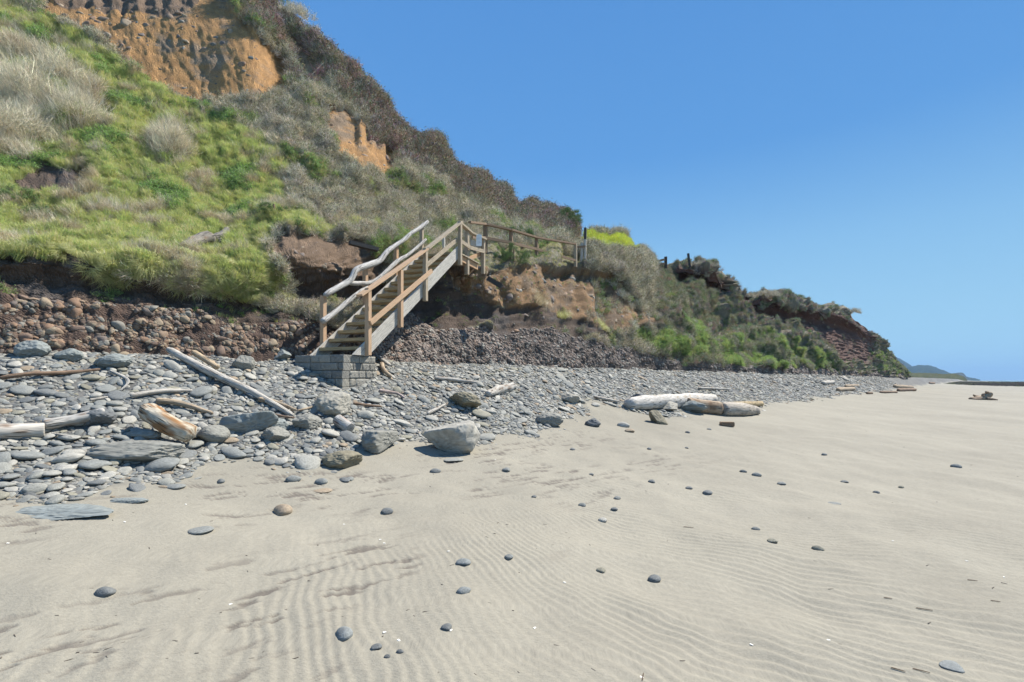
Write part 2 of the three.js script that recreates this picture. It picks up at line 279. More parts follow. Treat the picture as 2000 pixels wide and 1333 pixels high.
{
  const pxs = COLS.map((c) => c[0]), ri = [...Array(NR).keys()];
  const colPx = (i) => { const t = i / (NU - 1); return t < 0.06 ? lerp(-700, -160, t / 0.06) : lerp(-160, 1779, (t - 0.06) / 0.94); };
  const base = [];
  for (let i = 0; i < NU; i++) {
    const px = colPx(i), ys = [], ls = [];
    for (let r = 0; r < NR; r++) { ys.push(hermite(pxs, COLS.map((c) => c[1][r][0]), px)); ls.push(hermite(pxs, COLS.map((c) => Math.log(c[1][r][1])), px)); }
    let last;
    for (let j = 0; j < NV; j++) {
      const o = i * NV + j;
      if (j < rowsV.length) {
        const v = rowsV[j], py = hermite(ri, ys, v), d = Math.exp(hermite(ri, ls, v)), P = at(px, py, d);
        cp.set([P.x, P.y, P.z], o * 3); cpx.set([px, py], o * 2); last = P;
      } else {                                               // the land behind the skyline
        const k = j - rowsV.length, b = [2, 6, 14, 30, 60][k], P = V(last.x - b * Q, last.y + [0.05, 0, -0.4, -1.2, -3][k], last.z - b * Q);
        cp.set([P.x, P.y, P.z], o * 3); cpx.set([px, -9999], o * 2);
      }
    }
  }
  // normals of the smooth surface, then relief along them
  const nrm = new Float32Array(NU * NV * 3), G = (i, j) => { const o = (clamp(i, 0, NU - 1) * NV + clamp(j, 0, NV - 1)) * 3; return V(cp[o], cp[o + 1], cp[o + 2]); };
  for (let i = 0; i < NU; i++) for (let j = 0; j < NV; j++) {
    const a = G(i + 3, j).sub(G(i - 3, j)), b = G(i, j + 3).sub(G(i, j - 3)), n = a.cross(b).normalize();
    nrm.set([n.x, n.y, n.z], (i * NV + j) * 3);
  }
  const idx = [], uv = new Float32Array(NU * NV * 2), moved = cp.slice();
  for (let i = 0; i < NU; i++) for (let j = 0; j < NV; j++) {
    const o = i * NV + j, x = cp[o * 3], y = cp[o * 3 + 1], z = cp[o * 3 + 2], px = cpx[o * 2], py = cpx[o * 2 + 1], d = -z, sc = clamp(d / 14, 0.6, 2.2);
    const s = sOf(x, d);
    const wx = 15 * fbm3(x * 1.1 / sc, y * 1.1 / sc, z * 1.1 / sc, 3), wy = 12 * fbm3(x * 1.1 / sc + 40, y * 1.1 / sc, z * 1.1 / sc, 3);
    const k = py < -5000 ? 'scrub' : zoneAt(px + wx, py + wy);
    cz[o] = k;
    const coarse = fbm3(x * 0.55 / sc, y * 0.55 / sc, z * 0.55 / sc, 3), fine = fbm3(x * 2.6 / sc, y * 2.6 / sc, z * 2.6 / sc, 4), gully = fbm3(s * 1.3 / sc, y * 0.28 / sc, 5, 3), bed = n2(y * 5.5 / sc, s * 0.15);
    let h;
    if (k === 'orange' || k === 'tan') h = -0.1 * sc + (px < 700 ? 0.06 : 0.5) * sc * gully + (px < 700 ? 0.045 : 0.1) * sc * fine + 0.03 * sc * fbm3(x * 6 / sc, y * 6 / sc, z * 6 / sc, 3);
    else if (k === 'soil' || k === 'brown' || k === 'redsoil') h = -0.1 * sc + 0.16 * sc * gully + 0.09 * sc * fine + 0.05 * sc * bed;
    else if (k === 'cong') h = 0.1 * sc * gully + 0.1 * sc * fine;
    else { const f = k === 'grass' ? 1.7 : 1.05; h = (px > 1280 ? 0.5 : 0.25) * sc * coarse + 0.12 * sc * fine + (k === 'grass' ? 0.2 : px > 1100 && px < 1280 ? 0.2 : 0.36) * sc * (Math.abs(n3(x * f / sc, y * f / sc, z * f / sc)) - 0.3); }
    h *= (1 - 0.75 * sm(12, 4, Math.abs(j - 6)) * 0) * (py > 745 ? 0.3 : 1);
    for (let c = 0; c < 3; c++) moved[o * 3 + c] = cp[o * 3 + c] + nrm[o * 3 + c] * h;
    let col = ZCOL[k].slice();
    const t1 = fbm3(x * 3 / sc, y * 3 / sc, z * 3 / sc, 3), t2 = fbm3(x * 0.8 / sc + 9, y * 0.8 / sc, z * 0.8 / sc, 2), vein = n3(s * 0.8, y * 4, 3);
    if (k === 'orange') col = col.map((v, q) => lerp(v, [0.33, 0.235, 0.15][q], sm(0.1, 0.7, t2 + 0.3 * vein)) );
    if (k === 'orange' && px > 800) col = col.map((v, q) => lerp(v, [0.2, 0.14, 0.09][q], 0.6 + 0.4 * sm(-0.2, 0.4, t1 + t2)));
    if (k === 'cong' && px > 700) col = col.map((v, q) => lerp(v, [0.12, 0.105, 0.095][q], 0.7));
    if (k === 'soil') col = col.map((v, q) => lerp(v, [0.12, 0.1, 0.09][q], sm(0, 0.6, vein + t2)));
    const m = 1 + 0.3 * t1 + 0.14 * t2;
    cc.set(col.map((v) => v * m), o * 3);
    uv.set([s / 1.6, (y - z * 0.6) / 1.6], o * 2);
    if (i < NU - 1 && j < NV - 1) idx.push(o, o + NV, o + 1, o + NV, o + NV + 1, o + 1);
  }
  // run the relief through one smoothing pass so that zones join
  for (let i = 1; i < NU - 1; i++) for (let j = 1; j < NV - 1; j++) for (let c = 0; c < 3; c++) {
    const o = (i * NV + j) * 3 + c; cp[o] = moved[o] * 0.4 + 0.15 * (moved[o - 3] + moved[o + 3] + moved[o - NV * 3] + moved[o + NV * 3]);
  }
  const g = new THREE.BufferGeometry(); g.setAttribute('position', new THREE.BufferAttribute(cp, 3)); g.setAttribute('color', new THREE.BufferAttribute(cc, 3)); g.setAttribute('uv', new THREE.BufferAttribute(uv, 2));
  g.setIndex(idx); g.computeVertexNormals();
  var cn = g.attributes.normal.array;
  const f = mesh('cliff_face', g, M.cliff, cliff);
  tag(cliff, 'high eroded sea cliff of brown and orange earth, overgrown with grass and scrub', null, null, 'structure');
}
// look up the cliff by picture point
const buckets = new Map();
for (let o = 0; o < NU * NV; o++) {
  if (cpx[o * 2 + 1] < -5000) continue;
  const q = proj(V(cp[o * 3], cp[o * 3 + 1], cp[o * 3 + 2])); const key = Math.floor(q[0] / 12) + ',' + Math.floor(q[1] / 12);
  if (!buckets.has(key)) buckets.set(key, []); buckets.get(key).push([q[0], q[1], o]);
}
function cliffAt(px, py) {
  let best = null, bd = 1e9;
  for (let r = 1; r < 5 && !best; r++) for (let a = -r; a <= r; a++) for (let b = -r; b <= r; b++) for (const [x, y, o] of buckets.get((Math.floor(px / 12) + a) + ',' + (Math.floor(py / 12) + b)) || []) {
    const e = Math.hypot(x - px, y - py) + -cp[o * 3 + 2] * 1.2; if (e < bd) { bd = e; best = o; }
  }
  return best === null ? null : { o: best, p: V(cp[best * 3], cp[best * 3 + 1], cp[best * 3 + 2]), n: V(cn[best * 3], cn[best * 3 + 1], cn[best * 3 + 2]), z: cz[best] };
}
const cellsBy = {};
for (let i = 4; i < NU - 2; i++) for (let j = 4; j < rowsV.length - 1; j++) { const o = i * NV + j; (cellsBy[cz[o]] ||= []).push(o); }
for (const k in cellsBy) console.log(k, cellsBy[k].length);
const spot = (o) => ({ o, p: V(cp[o * 3], cp[o * 3 + 1], cp[o * 3 + 2]), n: V(cn[o * 3], cn[o * 3 + 1], cn[o * 3 + 2]), px: cpx[o * 2], py: cpx[o * 2 + 1] });

// ---------- stones ----------
function stoneGeo(detail, planes, soft, flat, rough, fine = 0, cut = 0.62) {
  const g = new THREE.IcosahedronGeometry(1, detail), p = g.attributes.position, ns = [], col = [];
  for (let i = 0; i < planes; i++) { const v = V(rr(-1, 1), rr(-1, 1), rr(-1, 1)).normalize(); ns.push([v, rr(cut, cut < 0.6 ? cut + 0.22 : 0.95)]); }
  const o = rr(0, 50), v = V(0, 0, 0);
  for (let i = 0; i < p.count; i++) {
    v.fromBufferAttribute(p, i).normalize(); let a = Math.exp(-soft * 1.0);
    for (const [n, h] of ns) { const k = n.dot(v); if (k > 0.05) a += Math.exp(-soft * (h / k)); }
    let r = -Math.log(a) / soft; r *= 1 + rough * fbm3(v.x * 2.2 + o, v.y * 2.2, v.z * 2.2, 3); if (fine) r *= 1 + fine * (fbm3(v.x * 9 + o, v.y * 16, v.z * 9, 3) - Math.max(0, 0.12 - Math.abs(n3(v.x * 2.5 + o, v.y * 4, v.z * 2.5))) * 5);
    p.setXYZ(i, v.x * r, v.y * r * flat, v.z * r);
    const t = 1 + 0.16 * fbm3(v.x * 3 + o, v.y * 5, v.z * 3, 3); col.push(t, t, t);
  }
  g.setAttribute('color', new THREE.Float32BufferAttribute(col, 3));
  const s = mergeable(g); return s;
}
function mergeable(g) {                                       // smooth normals on the unindexed icosahedron
  const p = g.attributes.position, map = new Map(), acc = [], a = V(0, 0, 0), b = V(0, 0, 0), c = V(0, 0, 0), key = (i) => Math.round(p.getX(i) * 5e3) + ',' + Math.round(p.getY(i) * 5e3) + ',' + Math.round(p.getZ(i) * 5e3), id = [];
  for (let i = 0; i < p.count; i++) { const k = key(i); if (!map.has(k)) { map.set(k, acc.length); acc.push(V(0, 0, 0)); } id.push(map.get(k)); }
  for (let i = 0; i < p.count; i += 3) { a.fromBufferAttribute(p, i); b.fromBufferAttribute(p, i + 1); c.fromBufferAttribute(p, i + 2); b.sub(a); c.sub(a); b.cross(c); for (let q = 0; q < 3; q++) acc[id[i + q]].add(b); }
  const n = new Float32Array(p.count * 3); for (let i = 0; i < p.count; i++) { const v = acc[id[i]].clone().normalize(); n.set([v.x, v.y, v.z], i * 3); }
  g.setAttribute('normal', new THREE.BufferAttribute(n, 3)); return g;
}
const cobbles = []; for (let i = 0; i < 9; i++) cobbles.push(stoneGeo(3, i < 4 ? 7 : 11, i < 4 ? 9 : i < 7 ? 22 : 40, rr(0.28, 0.5), 0.06));
const pebbles = []; for (let i = 0; i < 5; i++) pebbles.push(stoneGeo(4, 4, 6, rr(0.42, 0.6), 0.03));
const chunks = []; for (let i = 0; i < 6; i++) chunks.push(stoneGeo(3, 11, i < 2 ? 14 : 34, rr(0.5, 0.8), 0.1));
const tint = (r, g, b) => { const m = M.stone.clone(); m.color.setRGB(r, g, b); return m; };
const STONES = [[0.31, 0.31, 0.275], [0.245, 0.255, 0.24], [0.36, 0.355, 0.315], [0.18, 0.19, 0.187], [0.43, 0.415, 0.365], [0.3, 0.285, 0.22], [0.36, 0.285, 0.2], [0.25, 0.268, 0.262]];
const stoneMats = STONES.map((c) => tint(...c));
const EARTHS = [[0.29, 0.205, 0.14], [0.22, 0.15, 0.11], [0.34, 0.265, 0.18], [0.2, 0.16, 0.135], [0.26, 0.245, 0.21], [0.28, 0.175, 0.11]];
const earthMats = EARTHS.map((c) => tint(...c));
const quat = (up, turn) => new THREE.Quaternion().setFromUnitVectors(V(0, 1, 0), up).multiply(new THREE.Quaternion().setFromAxisAngle(V(0, 1, 0), turn));
function instanced(name, geo, mat, list, parent) {            // list of [position, quaternion, scale, colour]
  const m = new THREE.InstancedMesh(geo, mat, list.length); m.name = name; m.userData.kind = 'stuff'; shadows(m);
  const x = new THREE.Matrix4();
  list.forEach(([p, q, s, c], i) => { x.compose(p, q, s); m.setMatrixAt(i, x); if (c) m.setColorAt(i, c); });
  if (parent) parent.add(m); return m;
}
const groundUp = (x, d, e = 0.15) => V(ground(x - e, d) - ground(x + e, d), 2 * e, -(ground(x, d - e) - ground(x, d + e))).normalize();

// cobble bank: largest first, no two large ones through each other
const bank = [];
{
  const cell = 0.25, grid = new Map(), key = (x, d) => Math.floor(x / cell) + ',' + Math.floor(d / cell);
  const keep = [];                                            // free room for the plinth
  const tryPut = (x, d, r, k) => {
    const R = Math.ceil((r + 0.3) / cell);
    for (let a = -R; a <= R; a++) for (let b = -R; b <= R; b++) for (const q of grid.get(Math.floor(x / cell) + a + ',' + (Math.floor(d / cell) + b)) || []) if (Math.hypot(q[0] - x, q[1] - d) < k * (r + q[2])) return false;
    const kk = key(x, d); if (!grid.has(kk)) grid.set(kk, []); grid.get(kk).push([x, d, r]); return true;
  };
  const inPlinth = (x, d, m) => { const a = (x + 2.99) * -0.932 + (d - 8.1) * 0.363, b = (x + 2.99) * 0.363 + (d - 8.1) * 0.932; return a > -m && a < 1.15 + m && b > -m && b < 1.0 + m; };
  const bands = [[0.13, 0.18, 26, -4, 12], [0.085, 0.13, 260, -4, 20], [0.055, 0.085, 2600, -4, 28], [0.04, 0.06, 16000, -4, 28], [0.022, 0.04, 42000, -4, 18], [0.09, 0.16, 700, 16, 62], [0.05, 0.09, 14000, 22, 80], [0.013, 0.022, 36000, -3, 9]];
  for (const [r0, r1, n, s0, s1] of bands) for (let i = 0; i < n; i++) {
    const s = lerp(s0, s1, Math.pow(rnd(), 1.15)), e = edgeP(s), low = Math.pow(rnd(), r0 > 0.09 ? 0.6 : 1), out = rnd() < 0.03 ? rr(0, 0.9) : 0, p = lerp(-0.35, e, r0 > 0.05 && r0 < 0.15 && s < 9 ? 0.25 + 0.75 * low : low) + out * (r0 > 0.05 ? 1 : 0.4);
    if (r0 >= 0.16 && (p < 1.2 || s > 9) && rnd() < 0.7) continue;
    const [x, d] = xd(s, p), r = rr(r0, r1); if (inPlinth(x, d, r * 0.8)) continue;
    if (!tryPut(x, d, r, r0 > 0.06 ? 0.72 : 0.62)) continue;
    bank.push({ x, d, r, out, p });
  }
  console.log('bank', bank.length);
  for (const b of bank) b.app = b.r / Math.hypot(b.d, b.x);
  bank.sort((a, b) => b.app - a.app);
  const lists = cobbles.map(() => []);
  let made = 0;
  const MARKS = [[450, 750, 'the long bleached pole'], [40, 840, 'the sawn pale log'], [150, 830, 'the thinner grey log'], [330, 840, 'the mottled log'], [670, 840, 'the round log stub'], [978, 760, 'the white branched driftwood'], [1300, 785, 'the largest white log'], [1440, 800, 'the grey log stub'], [880, 860, 'the large angular boulder'], [645, 795, 'the hollow topped boulder'], [903, 785, 'the olive wedge boulder'], [735, 865, 'the broken grey boulder'], [660, 900, 'the flat topped dark boulder'], [465, 832, 'the cracked slate boulder'], [240, 890, 'the long flat boulder'], [650, 735, 'the block plinth'], [100, 738, 'the long brown branch'], [315, 775, 'the white curved stick'], [80, 995, 'the buried slab'], [1075, 825, 'the oblong grey stone'], [45, 690, 'the far left boulder'], [880, 749, 'the thin grey branch']];
  const used = new Set(), TONES = ['grey green', 'slate', 'light grey', 'dark', 'pale', 'olive', 'tan', 'blue grey'];
  const describe = (px, py, k, r) => {
    const l = MARKS.map(([x, y, n]) => [Math.hypot(x - px, (y - py) * 1.6), x, y, n]).sort((a, b) => a[0] - b[0]), size = r > 0.13 ? 'large' : r > 0.085 ? 'middling' : 'small';
    for (const [dist, x, y, n] of l.slice(0, 4)) {
      const rel = Math.abs(px - x) > Math.abs(py - y) * 1.6 ? (px < x ? 'left of' : 'right of') : (py < y ? 'above' : 'below');
      for (const how of [dist < 70 ? 'close ' : 'well ', '']) for (const sh of ['', 'sea-worn ']) { const t = size + ' ' + TONES[k] + ' ' + sh + 'cobble ' + (how ? how === 'close ' ? 'close by, ' : 'some way ' : '') + rel + ' ' + n; if (!used.has(t)) { used.add(t); return t; } }
    }
    return null;
  };
  const where = (px, d) => px < 330 ? 'left of the long pole' : px < 700 ? 'in front of the block plinth' : px < 1000 ? 'between the plinth and the angular boulder' : 'towards the big log';
  bank.forEach((b, i) => {
    const g = Math.floor(rnd() * 9), k = rnd() < 0.06 ? 6 : rnd() < 0.08 ? 5 : Math.floor(rnd() * 5), up = groundUp(b.x, b.d).add(V(rr(-0.28, 0.28), 0, rr(-0.28, 0.28))).normalize();
    const gy = ground2(b.x, b.d), sx = b.r * rr(0.95, 1.35), sy = b.r * rr(0.75, 1.1), sz = b.r * rr(0.7, 0.95), lift = b.r * (b.r > 0.06 ? 0.2 : 0.1);
    const P = V(b.x, gy + lift * (b.out ? 0.4 : 1), -b.d), q = quat(up, rr(0, TAU)), px = 1000 + b.x / b.d * F;
    if (made < 290 && px > -20 && px < 2020) {
      made++; const m = mesh('cobble', cobbles[g], stoneMats[k % 8]); m.position.copy(P); m.quaternion.copy(q); m.scale.set(sx, sy, sz);
      const kind = k === 6 ? 'tan' : k === 5 ? 'olive' : 'grey'; tag(m, describe(px, proj(P)[1], k, b.r) || kind + ' cobble packed among others ' + where(px, b.d), 'cobble', kind + ' cobbles ' + where(px, b.d));
    } else { const c = STONES[k], f = rr(0.75, 1.2); lists[g].push([P, q, V(sx, sy, sz), C(c[0] * f, c[1] * f, c[2] * f)]); }
  });
  const root = new THREE.Group(); root.name = 'cobble_bank'; root.userData.kind = 'stuff';
  lists.forEach((l, i) => instanced('cobbles', cobbles[i], M.stone, l, root));
  tag(root, 'bank of small grey sea-worn cobbles along the foot of the cliff', 'cobbles', null, 'stuff');
}
// stones bedded in the cliff
{
  const list = [], src = cellsBy.cong;
  for (let i = 0; i < 36000; i++) {
    const q = spot(src[Math.floor(rnd() * src.length)]), d = -q.p.z, left = q.px < 690; if (q.p.y < ground(q.p.x, d) - 0.05) continue;
    const low = sm(1.2, 0, q.p.y - ground(q.p.x, d));
    let r = left ? 0.012 + 0.042 * Math.pow(rnd(), 2.2) : 0.018 + 0.045 * Math.pow(rnd(), 1.8); if (left && rnd() < 0.012 + 0.012 * low) r = rr(0.055, 0.1);
    r *= clamp(d / 16, 1, 3);
    if (left && rnd() > (0.14 + 0.42 * low) * sm(-0.5, 0.3, 0.25 + n3(q.p.x * 1.3, q.p.y * 3, q.p.z * 1.3))) continue; if (!left && rnd() < 0.35) continue;
    list.push({ ...q, r, app: r / d, left });
  }
  for (const k of ['orange', 'tan', 'brown', 'soil']) for (let i = 0; i < { orange: 900, tan: 40, brown: 200, soil: 160 }[k]; i++) { const q = spot(cellsBy[k][Math.floor(rnd() * cellsBy[k].length)]), d = -q.p.z; if (q.px < 700 && k === 'orange' && rnd() < 0.45) continue; const r = (0.02 + 0.09 * Math.pow(rnd(), 4)) * clamp(d / 12, 0.6, 2); list.push({ ...q, r, app: r / d, clay: true }); }
  const extra = [[245, 46, 0.34], [202, 38, 0.27], [180, 34, 0.16], [158, 25, 0.14], [128, 30, 0.15], [262, 32, 0.12], [300, 34, 0.13], [333, 32, 0.18], [350, 27, 0.2], [360, 30, 0.16], [282, 48, 0.18], [170, 46, 0.2], [210, 70, 0.2], [70, 5, 0.25], [92, 14, 0.14], [450, 62, 0.22], [397, 97, 0.2], [470, 126, 0.22], [365, 80, 0.18], [250, 95, 0.16], [95, 637, 0.17], [36, 588, 0.08], [112, 645, 0.1], [285, 661, 0.13], [310, 655, 0.12], [590, 655, 0.14], [938, 562, 0.2], [955, 565, 0.18], [995, 580, 0.26], [1078, 583, 0.24], [985, 545, 0.14], [1120, 545, 0.35], [1095, 560, 0.28], [755, 310, 0.3], [600, 75, 0.25], [575, 62, 0.2]];
  for (const [px, py, r0] of extra) { const r = r0 * (py < 200 ? 0.75 : 0.62); const q = cliffAt(px, py); if (q) list.push({ ...q, px, py, r, app: 9, big: true, clay: py < 200, left: true }); }
  list.sort((a, b) => b.app - a.app);
  const bags = chunks.map(() => []);
  list.forEach((b, i) => {
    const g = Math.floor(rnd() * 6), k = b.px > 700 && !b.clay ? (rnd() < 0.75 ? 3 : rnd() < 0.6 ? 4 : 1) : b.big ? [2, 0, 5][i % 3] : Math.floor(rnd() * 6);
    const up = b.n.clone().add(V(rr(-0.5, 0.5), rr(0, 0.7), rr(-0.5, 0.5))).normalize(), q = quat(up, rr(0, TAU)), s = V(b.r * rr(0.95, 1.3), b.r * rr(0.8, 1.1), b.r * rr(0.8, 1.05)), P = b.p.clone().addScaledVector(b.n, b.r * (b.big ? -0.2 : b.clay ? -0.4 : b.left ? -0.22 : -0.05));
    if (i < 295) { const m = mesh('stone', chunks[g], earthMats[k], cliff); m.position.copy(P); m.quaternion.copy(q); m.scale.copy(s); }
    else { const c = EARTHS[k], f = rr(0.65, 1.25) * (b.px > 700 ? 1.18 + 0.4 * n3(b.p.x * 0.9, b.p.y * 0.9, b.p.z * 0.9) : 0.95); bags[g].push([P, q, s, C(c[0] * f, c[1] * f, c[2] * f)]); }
  });
  bags.forEach((l, i) => instanced('bedded_stones', chunks[i], M.stone, l, cliff));
}

// ---------- boulders ----------
function boulder(px, py, wpx, hRatio, mat, label, o = {}) {
  const P = hit(px, py), d = -P.z, w = wpx / F * d / 2, g = stoneGeo(22, (o.planes ?? 9) + 2, (o.soft ?? 26) * 1.5, 1, o.rough ?? 0.08, 0.03, (o.soft ?? 26) >= 30 ? 0.44 : 0.62);
  g.computeBoundingBox(); const b = g.boundingBox, sx = 2 / (b.max.x - b.min.x), sy = 2 / (b.max.y - b.min.y), sz = 2 / (b.max.z - b.min.z); g.scale(sx, sy, sz);
  const m = mesh(o.name ?? 'boulder', g, mat), h = w * hRatio * 2; m.scale.set(w, h * 0.62, w * (o.deep ?? 0.85)); m.rotation.set(o.rx ?? 0, o.ry ?? 0, o.rz ?? 0);
  P.z -= w * (o.deep ?? 0.85) * 0.75; m.position.set(P.x, ground(P.x, -P.z) + h * (o.lift ?? 0.3), P.z);
  return tag(m, label, o.cat ?? 'boulder');
}
const bm = { pale: tint(0.36, 0.34, 0.285), grey: tint(0.27, 0.265, 0.23), olive: tint(0.23, 0.205, 0.14), slate: tint(0.25, 0.275, 0.265), dark: tint(0.14, 0.15, 0.155), tan: tint(0.34, 0.27, 0.18) };
boulder(880, 886, 104, 0.66, tint(0.42, 0.4, 0.345), 'large angular pale boulder at the edge of the sand', { planes: 8, soft: 60, rz: 0.2, ry: 0.6, rough: 0.05 });
boulder(646, 813, 74, 0.6, bm.pale, 'rounded pale boulder with a hollow top just in front of the block plinth', { planes: 6, soft: 18, ry: 1 });
boulder(903, 800, 62, 0.52, bm.olive, 'olive grey wedge shaped boulder among cobbles right of the stairs', { planes: 6, soft: 30, rz: -0.3, ry: 0.4 });
boulder(735, 882, 92, 0.42, bm.grey, 'broken grey boulder left of the large angular boulder', { planes: 9, soft: 40, ry: 2 });
boulder(660, 916, 78, 0.4, bm.olive, 'flat-topped dark boulder half sunk where cobbles meet sand', { planes: 6, soft: 24, ry: 0.3 });
boulder(465, 852, 96, 0.42, bm.slate, 'blue green cracked slate boulder behind the mottled log', { planes: 8, soft: 40, rz: 0.1 });
boulder(402, 868, 62, 0.52, bm.grey, 'smooth round grey boulder touching the end of the mottled log', { planes: 3, soft: 7, rough: 0.02 });
boulder(240, 905, 176, 0.22, bm.grey, 'long flat grey boulder lying below the mottled log', { planes: 6, soft: 16, ry: 0.2, deep: 0.5, lift: 0.18 });
boulder(172, 836, 62, 0.5, bm.dark, 'dark blue boulder at the end of the leftmost pale log', { planes: 7, soft: 26 });
boulder(535, 843, 54, 0.5, bm.slate, 'angular blue grey boulder right of the slate boulder', { planes: 8, soft: 30, ry: 0.9 });
boulder(590, 842, 58, 0.5, bm.grey, 'rounded grey boulder with dark underside behind the short round log', { planes: 5, soft: 15, ry: 0.5 });
boulder(530, 864, 58, 0.45, bm.grey, 'grey boulder in the cobbles below the slate boulder', { planes: 6, soft: 18, ry: 1.7 });
boulder(270, 862, 70, 0.3, bm.grey, 'squared flat stone lying beside the mottled log', { planes: 7, soft: 26, deep: 0.5 });
boulder(45, 700, 58, 0.6, bm.slate, 'pale grey green boulder at the cliff foot, far left', { planes: 7, soft: 22 });
boulder(120, 705, 46, 0.5, bm.slate, 'blue grey rounded boulder at the cliff foot, second from the left', { planes: 5, soft: 12 });
boulder(205, 722, 64, 0.42, bm.slate, 'broad smooth slate coloured cobble above the long twig', { planes: 4, soft: 9 });
boulder(468, 722, 40, 0.75, bm.grey, 'upright grey boulder between the long pole and the plinth', { planes: 7, soft: 26, ry: 0.4 });
boulder(545, 704, 34, 0.7, bm.slate, 'blue boulder propped at the cliff foot just left of the plinth', { planes: 8, soft: 30 });
boulder(1290, 829, 42, 0.55, bm.olive, 'leaning wedge of dark rock on sand in front of the big log', { planes: 6, soft: 40, rz: -0.45 });
boulder(1352, 808, 66, 0.34, bm.slate, 'pale blue slab resting against the big log', { planes: 7, soft: 36, rz: 0.15 });
boulder(1308, 806, 52, 0.34, bm.pale, 'sandy pale slab left of the blue slab by the big log', { planes: 6, soft: 30 });
boulder(1252, 796, 40, 0.6, bm.dark, 'dark blue boulder in the shade of the big log end', { planes: 7, soft: 26 });
boulder(1160, 834, 32, 0.5, bm.dark, 'dark rounded stone at the sand edge of the cobble bank', { planes: 5, soft: 14, name: 'cobble', cat: 'cobble' });
boulder(1075, 834, 56, 0.42, bm.grey, 'smooth oblong grey stone in the cobbles left of the big log', { planes: 4, soft: 9, name: 'cobble', cat: 'cobble' });
boulder(1115, 790, 40, 0.45, bm.pale, 'pale flat stone standing out on the bank below the right cliff', { planes: 6, soft: 20, name: 'cobble', cat: 'cobble' });
boulder(70, 1012, 250, 0.09, bm.slate, 'broad slate slab almost buried in sand at the left edge', { planes: 6, soft: 30, deep: 0.36, lift: -0.3, name: 'slab', cat: 'slab' });
boulder(237, 983, 76, 0.16, bm.slate, 'flat blue grey stone sunk in sand beside the buried slab', { planes: 4, soft: 10, deep: 0.5, lift: -0.12, name: 'slab', cat: 'stone' });

// ---------- loose stones on the sand ----------
const PEB = [[207, 1166, 38, 3, 'dark green grey pebble alone on sand at far left'], [550, 1010, 42, 6, 'round tan pebble with rings on the sand'], [755, 1007, 28, 3, 'dark pebble with a pit, right of the ringed tan pebble'], [392, 1047, 48, 1, 'flat blue stone set in dark crusted sand'], [905, 1108, 30, 7, 'oval blue grey pebble, upper of a close pair on the sand'], [905, 1162, 31, 7, 'oval blue grey pebble, lower of a close pair on the sand'], [670, 1251, 41, 7, 'largest smooth blue grey pebble in the foreground sand'], [873, 1233, 25, 3, 'dark blunt pebble right of the largest foreground pebble'], [994, 1094, 19, 1, 'small dark pebble beside the close pair'], [735, 1271, 22, 3, 'small black broken shell-like stone below the dark blunt pebble'], [782, 1277, 16, 3, null], [756, 1287, 13, 3, null], [1175, 1121, 22, 5, 'olive pebble left of the dark angular pebble'], [1278, 1139, 27, 3, 'dark blue angular pebble with a sand tail'], [1509, 1063, 20, 5, 'brown pebble on rippled sand, middle of a row of three'], [1476, 1038, 17, 1, null], [1598, 1079, 22, 5, 'brown wedge pebble at the right of a row of three'], [1630, 990, 26, 1, 'flat blue pebble on the smooth sand to the right'], [1177, 1022, 19, 4, null], [1200, 999, 14, 3, null], [1205, 978, 17, 1, null], [1137, 992, 16, 1, null], [1274, 946, 17, 3, null], [1382, 969, 20, 3, null], [1346, 958, 14, 3, null], [1478, 933, 19, 1, null], [1868, 917, 18, 1, null], [1862, 1314, 50, 7, 'long flat blue stone in the bottom right corner sand'], [1043, 974, 11, 3, null], [1527, 950, 16, 1, null], [573, 944, 30, 1, 'dark blue oval pebble just off the cobble bank'], [627, 949, 25, 1, null], [683, 942, 20, 1, null], [630, 968, 38, 6, 'flat tan stone flush with the sand'], [886, 908, 40, 0, 'flat grey green stone in sand below the large angular boulder'], [850, 927, 23, 3, null], [430, 946, 18, 3, null], [990, 924, 20, 1, null], [1118, 882, 12, 3, null], [1230, 848, 20, 6, 'orange tan stone in front of the leaning wedge'], [1218, 838, 26, 4, 'pale split stone in front of the leaning wedge'], [1343, 848, 10, 3, null], [1385, 842, 10, 3, null], [1610, 892, 12, 3, null], [1650, 946, 14, 3, null], [1452, 925, 14, 3, null], [1712, 966, 12, 3, null], [1342, 878, 9, 3, null], [1268, 880, 10, 3, null], [1155, 930, 10, 3, null], [1760, 955, 12, 5, null], [340, 960, 40, 1, 'pale blue flat stone nearly flush with the sand by the bank'], [65, 968, 46, 0, 'round grey stone at the sand edge above the buried slab']];
const PM = [[550, 1005, 'the round tan ringed pebble'], [1278, 1130, 'the dark blue angular pebble'], [905, 1125, 'the close pair of oval pebbles'], [1509, 1060, 'the middle brown pebble'], [1423, 830, 'the squared timber block'], [1290, 820, 'the leaning wedge of rock'], [1914, 775, 'the driftwood root'], [880, 860, 'the large angular boulder'], [1630, 988, 'the flat blue pebble at right'], [670, 1245, 'the largest foreground pebble'], [573, 942, 'the dark blue oval pebble'], [755, 1003, 'the pitted dark pebble'], [1175, 1118, 'the olive pebble']], usedP = new Set();
const pebbleLabel = (px, py, k) => {
  const l = PM.map(([x, y, n]) => [Math.hypot(x - px, y - py), px - x, py - y, n]).sort((a, b) => a[0] - b[0]);
  for (const [dist, dx, dy, n] of l.slice(0, 5)) { const v = dy < -18 ? 'above ' : dy > 18 ? 'below ' : '', h = dx < 0 ? 'left of ' : 'right of ', t = 'small ' + (k === 5 ? 'brown' : k === 4 ? 'pale' : k === 1 ? 'slate grey' : 'dark') + ' pebble ' + (dist > 120 ? 'well ' : 'just ') + (v && Math.abs(dx) > 25 ? v + 'and ' + h : v || h) + n; if (!usedP.has(t)) { usedP.add(t); return t; } }
  return 'small dark pebble on the open sand';
};
